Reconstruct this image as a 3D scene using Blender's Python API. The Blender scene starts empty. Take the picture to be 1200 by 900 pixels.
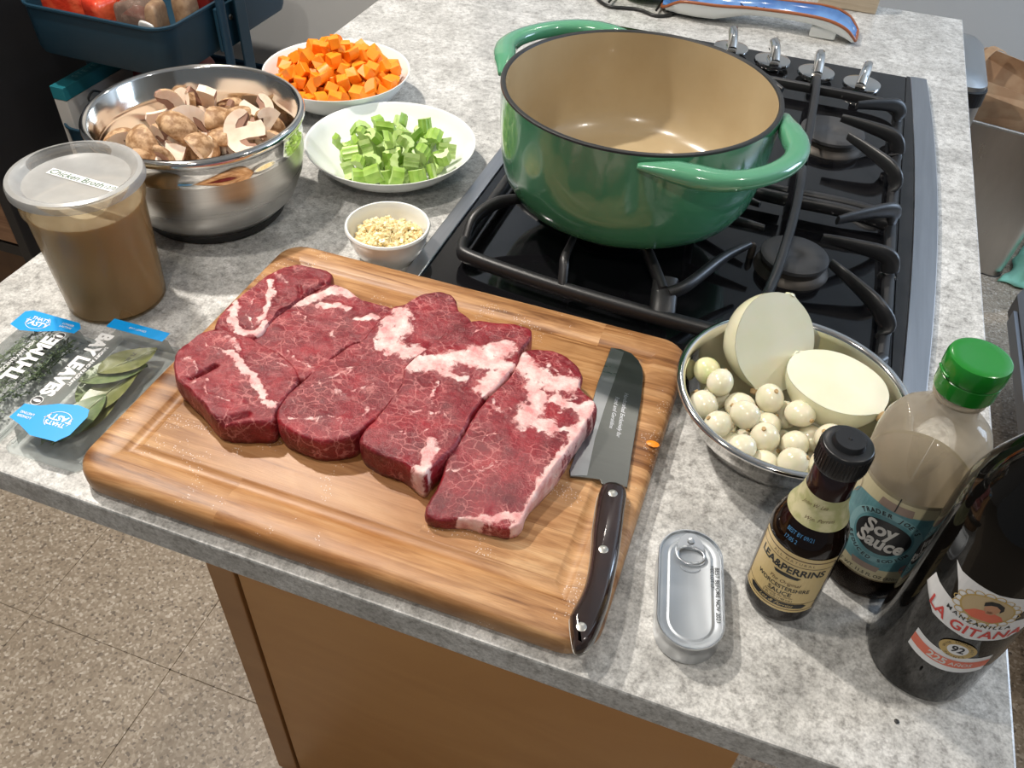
import bpy, bmesh, math, random
import numpy as np
from mathutils import Vector, Matrix, Euler, noise
S = bpy.context.scene
COL = S.collection
PI = math.pi
ZC = 0.91                      # height of the worktop above the floor
# ------------------------------------------------------------------ camera
cd = bpy.data.cameras.new('camera'); cam = bpy.data.objects.new('camera', cd); COL.objects.link(cam)
f_px, CAM_H = 997.13, 0.5551
pitch, roll, yaw = 0.76655, 0.05866, -0.30490
cp, sp = math.cos(pitch), math.sin(pitch)
fw = Vector((math.sin(yaw)*cp, math.cos(yaw)*cp, -sp))
rt = Vector((math.cos(yaw), -math.sin(yaw), 0)); up = rt.cross(fw)
r2 = rt*math.cos(roll) + up*math.sin(roll); u2 = -rt*math.sin(roll) + up*math.cos(roll)
m = Matrix((r2, u2, -fw)).transposed().to_4x4(); m.translation = Vector((0, 0, ZC+CAM_H))
cam.matrix_world = m
cd.sensor_width = 36; cd.sensor_fit = 'HORIZONTAL'; cd.lens = f_px/1200*36; cd.clip_start = .02
S.camera = cam
# ------------------------------------------------------------------ light
S.view_settings.view_transform = 'Standard'; S.view_settings.look = 'None'
S.view_settings.gamma = 1; S.view_settings.exposure = -0.30; S.view_settings.use_curve_mapping = False
w = bpy.data.worlds.new('world'); S.world = w; w.use_nodes = True
bg = w.node_tree.nodes['Background']; bg.inputs[0].default_value = (.80, .90, 1, 1); bg.inputs[1].default_value = .18
DOWNLIGHTS = [(-1.20, .98, 42, 1.0), (-.70, .28, 12, 1.0), (1.0, .62, 6, 1.0), (.10, -.80, 11, 1.0), (-.15, 2.15, 5, 1.0)]
CEIL = 2.55
for i, (x, y, p, s) in enumerate(DOWNLIGHTS):
    ld = bpy.data.lights.new('downlight_lamp', 'SPOT'); ld.energy = p*4.0; ld.color = (1, .93, .84)
    ld.shadow_soft_size = .035; ld.spot_size = math.radians(150); ld.spot_blend = .8
    lo = bpy.data.objects.new('downlight_lamp', ld); lo.location = (x, y, CEIL-.035); COL.objects.link(lo)

wl = bpy.data.lights.new('window_daylight', 'AREA'); wl.shape = 'RECTANGLE'; wl.size = 1.1; wl.size_y = 1.0; wl.energy = 62; wl.color = (.62, .78, 1)
wo = bpy.data.objects.new('window_daylight', wl); wo.location = (2.40, 2.05, 1.62); wo.rotation_euler = (0, PI/2*1.12, 0); COL.objects.link(wo)

# ------------------------------------------------------------------ helpers
def tag(o, label=None, cat=None, group=None, kind=None):
    if label: o['label'] = label
    if cat: o['category'] = cat
    if group: o['group'] = group
    if kind: o['kind'] = kind
    return o
def empty(name, loc, rz=0, **k):
    o = bpy.data.objects.new(name, None); COL.objects.link(o)
    o.location = (loc[0], loc[1], loc[2]+ZC); o.rotation_euler = (0, 0, rz); o.empty_display_size = .02
    return tag(o, **k)
def link(name, me, mats, parent=None, loc=None, rot=None, smooth=False, **k):
    o = bpy.data.objects.new(name, me); COL.objects.link(o)
    if mats is not None:
        for mt in (mats if isinstance(mats, (list, tuple)) else [mats]): me.materials.append(mt)
    if smooth:
        me.polygons.foreach_set('use_smooth', [True]*len(me.polygons))
    if parent: o.parent = parent
    if loc is not None: o.location = loc if parent else (loc[0], loc[1], loc[2]+ZC)
    if rot is not None: o.rotation_euler = rot
    return tag(o, **k)
def M_(name, v, f):
    me = bpy.data.meshes.new(name); me.from_pydata([tuple(map(float, a)) for a in v], [], f); me.update(); return me
def obj(name, v, f, mats, parent=None, **k): return link(name, M_(name, v, f), mats, parent, **k)
def bm_obj(name, bm, mats, parent=None, **k):
    me = bpy.data.meshes.new(name); bmesh.ops.recalc_face_normals(bm, faces=bm.faces[:]); bm.to_mesh(me); bm.free()
    return link(name, me, mats, parent, **k)
def sharp(o, ang=35):
    me = o.data
    me.set_sharp_from_angle(angle=math.radians(ang)); return o
def lathe(prof, n=64, a0=0, a1=2*PI):
    """prof [(r,z)], r=0 ends become poles"""
    v, f = [], []; rows = []
    full = abs(a1-a0-2*PI) < 1e-6
    m_ = n if full else n+1
    for r, z in prof:
        if r < 1e-6: rows.append([len(v)]); v.append((0, 0, z))
        else:
            rows.append(list(range(len(v), len(v)+m_)))
            for i in range(m_):
                a = a0+(a1-a0)*i/n; v.append((r*math.cos(a), r*math.sin(a), z))
    for A, B in zip(rows, rows[1:]):
        for i in range(n):
            j = (i+1) % m_
            if len(A) == 1 and len(B) == 1: continue
            if len(A) == 1: f.append((A[0], B[j], B[i]))
            elif len(B) == 1: f.append((A[i], A[j], B[0]))
            else: f.append((A[i], A[j], B[j], B[i]))
    return v, f
def lathe_obj(name, prof, mat, parent=None, n=64, smooth=True, ang=40, **k):
    v, f = lathe(prof, n); o = obj(name, v, f, mat, parent, smooth=smooth, **k)
    if smooth: sharp(o, ang)
    return o
def spline(pts, n=8, closed=False):
    P = [Vector(p) for p in pts]; out = []; N = len(P)
    for i in range(N if closed else N-1):
        if closed: a, b, c, d = P[i-1], P[i], P[(i+1) % N], P[(i+2) % N]
        else: a, b, c, d = P[max(i-1, 0)], P[i], P[i+1], P[min(i+2, N-1)]
        for k in range(n):
            t = k/n
            out.append(.5*((2*b)+(c-a)*t+(2*a-5*b+4*c-d)*t*t+(3*b-a-3*c+d)*t**3))
    if not closed: out.append(P[-1])
    return out
def sweep(path, w, h=None, n=10, closed=False, up_=Vector((0, 0, 1)), power=2.0, taper=None):
    """tube of superelliptic section w x h along path"""
    h = h or w; P = [Vector(p) for p in path]; N = len(P); v, f = [], []
    for i, p in enumerate(P):
        if closed: t = P[(i+1) % N]-P[i-1]
        else: t = P[min(i+1, N-1)]-P[max(i-1, 0)]
        t.normalize(); s = t.cross(up_)
        if s.length < 1e-4: s = t.cross(Vector((1, 0, 0)))
        s.normalize(); u = s.cross(t).normalized()
        k_ = taper(i/(N-1)) if taper else 1
        for j in range(n):
            a = 2*PI*j/n+PI/n; ca, sa = math.cos(a), math.sin(a)
            q = (abs(ca)**power+abs(sa)**power)**(-1/power)
            v.append(p+s*(ca*q*w/2*k_)+u*(sa*q*h/2*k_))
    for i in range(N if closed else N-1):
        A, B = i*n, ((i+1) % N)*n
        for j in range(n): f.append((A+j, A+(j+1) % n, B+(j+1) % n, B+j))
    if not closed:
        f.append(tuple(range(n-1, -1, -1))); f.append(tuple(range((N-1)*n, N*n)))
    return v, f
def sweep_obj(name, path, w, mat, parent=None, h=None, n=10, closed=False, power=2.0, taper=None, up_=Vector((0, 0, 1)), **k):
    v, f = sweep(path, w, h, n, closed, up_, power, taper); o = obj(name, v, f, mat, parent, smooth=True, **k); return sharp(o, 50)
def join(parts):
    V, F = [], []
    for v, f in parts:
        b = len(V); V += [tuple(a) for a in v]; F += [tuple(i+b for i in g) for g in f]
    return V, F
def box_bm(x0, x1, y0, y1, z0, z1, bev=0, seg=2, bm=None):
    bm2 = bmesh.new(); bmesh.ops.create_cube(bm2, size=1)
    for v in bm2.verts: v.co = Vector((x0+(v.co.x+.5)*(x1-x0), y0+(v.co.y+.5)*(y1-y0), z0+(v.co.z+.5)*(z1-z0)))
    if bev: bmesh.ops.bevel(bm2, geom=bm2.edges[:], offset=bev, segments=seg, profile=.5, affect='EDGES')
    return bm2
def box(name, x0, x1, y0, y1, z0, z1, mat, parent=None, bev=0, seg=2, **k):
    return bm_obj(name, box_bm(x0, x1, y0, y1, z0, z1, bev, seg), mat, parent, **k)
def rrect(hx, hy, r, n=8):
    out = []
    for cx, cy, a in ((hx-r, hy-r, 0), (-hx+r, hy-r, PI/2), (-hx+r, -hy+r, PI), (hx-r, -hy+r, 1.5*PI)):
        for i in range(n+1): out.append((cx+r*math.cos(a+PI/2*i/n), cy+r*math.sin(a+PI/2*i/n)))
    return out
def loft(loops, close_a=True, close_b=True):
    n = len(loops[0]); v = [p for L in loops for p in L]; f = []
    for k in range(len(loops)-1):
        for i in range(n):
            j = (i+1) % n; f.append((k*n+i, k*n+j, (k+1)*n+j, (k+1)*n+i))
    if close_a: f.append(tuple(range(n-1, -1, -1)))
    if close_b: f.append(tuple(range((len(loops)-1)*n, len(loops)*n)))
    return v, f
def rr_loft(spec, r, hx, hy, n=8, ca=True, cb=True):
    """spec [(inset,z)]"""
    return loft([[(x, y, z) for x, y in rrect(hx-i, hy-i, max(r-i, .0004), n)] for i, z in spec], ca, cb)

# ------------------------------------------------------------------ materials
def new_mat(name):
    mt = bpy.data.materials.new(name); mt.use_nodes = True; nt = mt.node_tree; return mt, nt, nt.nodes['Principled BSDF']
def P(name, col, rough=.5, metal=0, spec=.5, coat=0, trans=0, ior=None, sss=0, bump=None, aniso=0, var=None):
    mt, nt, b = new_mat(name); N, L = nt.nodes, nt.links
    b.inputs['Base Color'].default_value = (*col, 1); b.inputs['Roughness'].default_value = rough; b.inputs['Metallic'].default_value = metal
    b.inputs['Specular IOR Level'].default_value = spec; b.inputs['Coat Weight'].default_value = coat; b.inputs['Coat Roughness'].default_value = .06
    b.inputs['Transmission Weight'].default_value = trans
    if ior: b.inputs['IOR'].default_value = ior
    if sss:
        b.inputs['Subsurface Weight'].default_value = sss; b.inputs['Subsurface Radius'].default_value = (.01, .006, .004); b.inputs['Subsurface Scale'].default_value = .5
    if aniso: b.inputs['Anisotropic'].default_value = aniso
    if var:   # (scale, colour2, contrast lo, hi)
        co = pos(nt) if len(var) > 4 and var[4] == 'w' else N.new('ShaderNodeTexCoord').outputs['Object']
        no = N.new('ShaderNodeTexNoise'); no.inputs['Scale'].default_value = var[0]; no.inputs['Detail'].default_value = 5; L.new(co, no.inputs['Vector'])
        rp = N.new('ShaderNodeValToRGB'); rp.color_ramp.elements[0].position = var[2]; rp.color_ramp.elements[1].position = var[3]
        rp.color_ramp.elements[0].color = (*col, 1); rp.color_ramp.elements[1].color = (*var[1], 1)
        L.new(no.outputs['Fac'], rp.inputs[0]); L.new(rp.outputs[0], b.inputs['Base Color'])
    if bump:
        no = N.new('ShaderNodeTexNoise'); no.inputs['Scale'].default_value = bump[0]; no.inputs['Detail'].default_value = 4
        L.new(N.new('ShaderNodeTexCoord').outputs['Object'], no.inputs['Vector'])
        bu = N.new('ShaderNodeBump'); bu.inputs['Strength'].default_value = bump[1]; bu.inputs['Distance'].default_value = bump[2]
        L.new(no.outputs['Fac'], bu.inputs['Height']); L.new(bu.outputs[0], b.inputs['Normal'])
    return mt
def pos(nt): return nt.nodes.new('ShaderNodeNewGeometry').outputs['Position']
def ramp(nt, fac, stops):
    r = nt.nodes.new('ShaderNodeValToRGB'); e = r.color_ramp.elements
    while len(e) < len(stops): e.new(.5)
    for el, (p, c) in zip(e, stops): el.position = p; el.color = (*c, 1) if len(c) == 3 else c
    nt.links.new(fac, r.inputs[0]); return r.outputs[0]
def tex(nt, kind, vec, scale, detail=4, rough=.55, dist=0, feature=None, stretch=None, out='Fac'):
    if stretch:
        mp = nt.nodes.new('ShaderNodeMapping'); mp.inputs['Scale'].default_value = stretch; nt.links.new(vec, mp.inputs['Vector']); vec = mp.outputs[0]
    if kind == 'n':
        t = nt.nodes.new('ShaderNodeTexNoise'); t.inputs['Detail'].default_value = detail; t.inputs['Roughness'].default_value = rough; t.inputs['Distortion'].default_value = dist
    else:
        t = nt.nodes.new('ShaderNodeTexVoronoi')
        if feature: t.feature = feature
    t.inputs['Scale'].default_value = scale; nt.links.new(vec, t.inputs['Vector'])
    return t.outputs[out]
def mix(nt, fac, a, b, mode='MIX'):
    x = nt.nodes.new('ShaderNodeMix'); x.data_type = 'RGBA'; x.blend_type = mode
    for val, s in ((fac, x.inputs[0]), (a, x.inputs[6]), (b, x.inputs[7])):
        if isinstance(val, (int, float)): s.default_value = val
        elif isinstance(val, tuple): s.default_value = (*val, 1)
        else: nt.links.new(val, s)
    return x.outputs[2]
def mth(nt, op, a, b=0, c=None):
    x = nt.nodes.new('ShaderNodeMath'); x.operation = op
    for i, val in enumerate((a, b) if c is None else (a, b, c)):
        if isinstance(val, (int, float)): x.inputs[i].default_value = val
        else: nt.links.new(val, x.inputs[i])
    return x.outputs[0]
def bump_to(nt, b, h, strength, dist):
    bu = nt.nodes.new('ShaderNodeBump'); bu.inputs['Strength'].default_value = strength; bu.inputs['Distance'].default_value = dist
    nt.links.new(h, bu.inputs['Height']); nt.links.new(bu.outputs[0], b.inputs['Normal'])

def quartz():
    mt, nt, b = new_mat('quartz'); g = pos(nt)
    n1 = tex(nt, 'n', g, 23, 6, .66, .6); n2 = tex(nt, 'n', g, 120, 6, .75); n3 = tex(nt, 'n', g, 5, 4, .6, 1.2); n4 = tex(nt, 'n', g, 420, 3, .7)
    c = ramp(nt, n1, [(.30, (.40, .395, .38)), (.48, (.53, .525, .505)), (.62, (.66, .655, .635))])
    c = mix(nt, .75, c, ramp(nt, n2, [(.34, (.36, .35, .34)), (.50, (.95, .95, .95)), (.68, (1.22, 1.22, 1.22))]), 'MULTIPLY')
    c = mix(nt, .5, c, ramp(nt, n4, [(.36, (.5, .5, .5)), (.52, (1, 1, 1)), (.7, (1.3, 1.3, 1.3))]), 'MULTIPLY')
    spots = mth(nt, 'MULTIPLY', ramp(nt, tex(nt, 'n', g, 9, 5, .7, .8), [(.66, (0, 0, 0)), (.74, (1, 1, 1))]), ramp(nt, n2, [(.42, (0, 0, 0)), (.55, (1, 1, 1))]))
    c = mix(nt, mth(nt, 'MULTIPLY', spots, .55), c, (.20, .16, .13))
    nt.links.new(c, b.inputs['Base Color']); b.inputs['Roughness'].default_value = .30; b.inputs['Specular IOR Level'].default_value = .45
    bump_to(nt, b, n4, .08, .0005); return mt
def board_wood():
    mt, nt, b = new_mat('board_wood'); g = pos(nt); N, L = nt.nodes, nt.links
    sx = N.new('ShaderNodeSeparateXYZ'); L.new(g, sx.inputs[0])
    st = mth(nt, 'FLOOR', mth(nt, 'MULTIPLY', sx.outputs[1], 1/.043))
    wn0 = N.new('ShaderNodeTexWhiteNoise'); wn0.noise_dimensions = '1D'; L.new(st, wn0.inputs['W'])
    # staves also end somewhere along x
    xe = mth(nt, 'FLOOR', mth(nt, 'ADD', mth(nt, 'MULTIPLY', sx.outputs[0], 1/.31), mth(nt, 'MULTIPLY', wn0.outputs[0], 7)))
    wn = N.new('ShaderNodeTexWhiteNoise'); wn.noise_dimensions = '2D'
    cb = N.new('ShaderNodeCombineXYZ'); L.new(st, cb.inputs[0]); L.new(xe, cb.inputs[1]); L.new(cb.outputs[0], wn.inputs['Vector'])
    off = N.new('ShaderNodeCombineXYZ'); L.new(mth(nt, 'MULTIPLY', wn.outputs[0], 5), off.inputs[0]); L.new(mth(nt, 'MULTIPLY', wn.outputs[0], 3), off.inputs[2])
    ad = N.new('ShaderNodeVectorMath'); ad.operation = 'ADD'; L.new(g, ad.inputs[0]); L.new(off.outputs[0], ad.inputs[1]); v = ad.outputs[0]
    grain = tex(nt, 'n', v, 1, 5, .6, .8, stretch=(7, 95, 30)); fine = tex(nt, 'n', v, 1, 6, .7, .2, stretch=(40, 900, 200)); swirl = tex(nt, 'n', v, 1, 3, .5, 2.2, stretch=(9, 26, 12))
    c = ramp(nt, grain, [(.32, (.17, .070, .022)), (.43, (.36, .18, .070)), (.56, (.50, .285, .130)), (.72, (.60, .385, .205))])
    c = mix(nt, .55, c, ramp(nt, fine, [(.3, (.62, .58, .55)), (.55, (1.05, 1.05, 1.05)), (.8, (1.15, 1.12, 1.1))]), 'MULTIPLY')
    c = mix(nt, .38, c, ramp(nt, swirl, [(.38, (.62, .50, .42)), (.55, (1.05, 1.02, 1))]), 'MULTIPLY')
    c = mix(nt, .8, c, ramp(nt, wn.outputs[0], [(0, (.68, .58, .48)), (.45, (.98, .94, .88)), (1, (1.25, 1.28, 1.32))]), 'MULTIPLY')
    fr = mth(nt, 'FRACT', mth(nt, 'MULTIPLY', sx.outputs[1], 1/.043))
    c = mix(nt, mth(nt, 'MULTIPLY', mth(nt, 'LESS_THAN', fr, .02), .35), c, (.25, .11, .04))
    # wet meat juice stains around the middle of the board
    d = N.new('ShaderNodeVectorMath'); d.operation = 'DISTANCE'; d.inputs[1].default_value = (-.25, .45, ZC+.024); L.new(g, d.inputs[0])
    wet = mth(nt, 'MULTIPLY', ramp(nt, mth(nt, 'ADD', d.outputs['Value'], mth(nt, 'MULTIPLY', tex(nt, 'n', g, 22, 4), .10)), [(.17, (1, 1, 1)), (.24, (0, 0, 0))]), .50)
    c = mix(nt, wet, c, (.38, .15, .04), 'MIX')
    # salt grains
    sal = mth(nt, 'MULTIPLY', mth(nt, 'LESS_THAN', tex(nt, 'v', g, 480, out='Distance'), .2), mth(nt, 'GREATER_THAN', tex(nt, 'n', g, 24, 3), .60))
    c = mix(nt, mth(nt, 'MULTIPLY', sal, .7), c, (.85, .80, .76))
    L.new(c, b.inputs['Base Color']); b.inputs['Roughness'].default_value = .42
    bump_to(nt, b, fine, .25, .0006); return mt
def meat_mat():
    mt, nt, b = new_mat('raw_beef'); g = pos(nt); N, L = nt.nodes, nt.links
    at = N.new('ShaderNodeAttribute'); at.attribute_name = 'fat'
    wv = N.new('ShaderNodeVectorMath'); wv.operation = 'ADD'; sc = N.new('ShaderNodeVectorMath'); sc.operation = 'SCALE'; sc.inputs['Scale'].default_value = .017
    L.new(tex(nt, 'n', g, 60, 4, out='Color'), sc.inputs[0]); L.new(g, wv.inputs[0]); L.new(sc.outputs[0], wv.inputs[1]); v = wv.outputs[0]
    ve = tex(nt, 'v', v, 1, feature='DISTANCE_TO_EDGE', out='Distance', stretch=(85, 130, 60)); ve2 = tex(nt, 'v', v, 1, feature='DISTANCE_TO_EDGE', out='Distance', stretch=(190, 240, 150))
    mask = ramp(nt, tex(nt, 'n', g, 34, 4, .6), [(.42, (0, 0, 0)), (.58, (1, 1, 1))]); mask2 = ramp(nt, tex(nt, 'n', g, 55, 4, .6), [(.45, (0, 0, 0)), (.66, (1, 1, 1))])
    l1 = mth(nt, 'MULTIPLY', ramp(nt, ve, [(.0, (1, 1, 1)), (.065, (0, 0, 0))]), mask)
    l2 = mth(nt, 'MULTIPLY', ramp(nt, ve2, [(.0, (1, 1, 1)), (.08, (0, 0, 0))]), mask2)
    marb = mth(nt, 'MAXIMUM', mth(nt, 'MULTIPLY', l1, .62), mth(nt, 'MULTIPLY', l2, .38))
    n_ = tex(nt, 'n', g, 700, 4, .7); n2 = tex(nt, 'n', g, 45, 4, .6)
    red = ramp(nt, n2, [(.3, (.125, .0035, .009)), (.52, (.22, .007, .016)), (.72, (.34, .016, .025))])
    red = mix(nt, .6, red, ramp(nt, n_, [(.35, (.55, .5, .55)), (.55, (1, 1, 1)), (.72, (1.4, 1.7, 1.7))]), 'MULTIPLY')
    fatn = mth(nt, 'ADD', at.outputs['Fac'], mth(nt, 'MULTIPLY', mth(nt, 'SUBTRACT', tex(nt, 'n', g, 130, 6, .7, .6), .5), 1.5))
    fm = ramp(nt, fatn, [(.40, (0, 0, 0)), (.62, (1, 1, 1))])
    fatc = ramp(nt, tex(nt, 'n', g, 75, 5, .65), [(.32, (.62, .22, .22)), (.5, (.78, .46, .43)), (.66, (.86, .66, .62))])
    c = mix(nt, marb, red, (.68, .26, .24)); c = mix(nt, fm, c, fatc)
    L.new(c, b.inputs['Base Color']); b.inputs['Roughness'].default_value = .33; b.inputs['Specular IOR Level'].default_value = .5
    b.inputs['Subsurface Weight'].default_value = .05; b.inputs['Subsurface Radius'].default_value = (.006, .002, .0015); b.inputs['Subsurface Scale'].default_value = .6
    h = mth(nt, 'ADD', n_, mth(nt, 'ADD', mth(nt, 'MULTIPLY', marb, .35), mth(nt, 'MULTIPLY', tex(nt, 'n', g, 160, 4), 1.6)))
    bump_to(nt, b, h, .55, .0011); return mt
def floor_mat():
    mt, nt, b = new_mat('speckled_vinyl'); g = pos(nt)
    vc = tex(nt, 'v', g, 230, out='Color'); sp_ = nt.nodes.new('ShaderNodeSeparateColor'); nt.links.new(vc, sp_.inputs[0])
    c = ramp(nt, sp_.outputs[0], [(0, (.15, .12, .095)), (.12, (.29, .235, .175)), (.55, (.36, .295, .222)), (.86, (.45, .38, .30)), (1, (.62, .56, .48))])
    c = mix(nt, .5, c, ramp(nt, tex(nt, 'n', g, 5, 3), [(.35, (.88, .86, .84)), (.65, (1.1, 1.1, 1.1))]), 'MULTIPLY')
    nt.links.new(c, b.inputs['Base Color']); b.inputs['Roughness'].default_value = .45; return mt
def veneer(name, c1, c2, stretch, rough=.4):
    mt, nt, b = new_mat(name); g = pos(nt)
    c = ramp(nt, tex(nt, 'n', g, 1, 5, .6, .7, stretch=stretch), [(.3, c1), (.7, c2)])
    nt.links.new(c, b.inputs['Base Color']); b.inputs['Roughness'].default_value = rough; return mt
def brushed(name, col, stretch, r0=.2, r1=.42, metal=1.0):
    mt, nt, b = new_mat(name); co = nt.nodes.new('ShaderNodeTexCoord').outputs['Object']
    n_ = tex(nt, 'n', co, 1, 5, .7, 0, stretch=stretch)
    nt.links.new(ramp(nt, n_, [(.3, (r0,)*3), (.7, (r1,)*3)]), b.inputs['Roughness'])
    nt.links.new(ramp(nt, n_, [(.3, tuple(c*.85 for c in col)), (.7, col)]), b.inputs['Base Color']); b.inputs['Metallic'].default_value = metal
    bump_to(nt, b, n_, .06, .0003); return mt
def film(name, col, fac, rough=.12, tint=(1, 1, 1), coat=0, noise_=None):
    """thin clear or milky plastic: see-through mixed with a glossy pigmented surface"""
    mt, nt, b = new_mat(name); N, L = nt.nodes, nt.links
    b.inputs['Base Color'].default_value = (*col, 1); b.inputs['Roughness'].default_value = rough
    tr = N.new('ShaderNodeBsdfTransparent'); tr.inputs[0].default_value = (*tint, 1)
    fr = N.new('ShaderNodeLayerWeight'); fr.inputs[0].default_value = .35
    mx = N.new('ShaderNodeMixShader'); fc = mth(nt, 'ADD', mth(nt, 'MULTIPLY', fr.outputs['Fresnel'], .6), fac)
    if noise_:
        fc = mth(nt, 'ADD', fc, mth(nt, 'MULTIPLY', ramp(nt, tex(nt, 'n', N.new('ShaderNodeTexCoord').outputs['Object'], noise_[0], 3), [(.42, (0, 0, 0)), (.7, (1, 1, 1))]), noise_[1]))
    mm = mth(nt, 'MINIMUM', fc, .97)
    L.new(mm, mx.inputs[0]); L.new(tr.outputs[0], mx.inputs[1]); L.new(b.outputs[0], mx.inputs[2])
    L.new(mx.outputs[0], N['Material Output'].inputs['Surface']); return mt
def foliage(name, c1, c2, scale=60, rough=.5):
    return P(name, c1, rough, var=(scale, c2, .35, .65))

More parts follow.
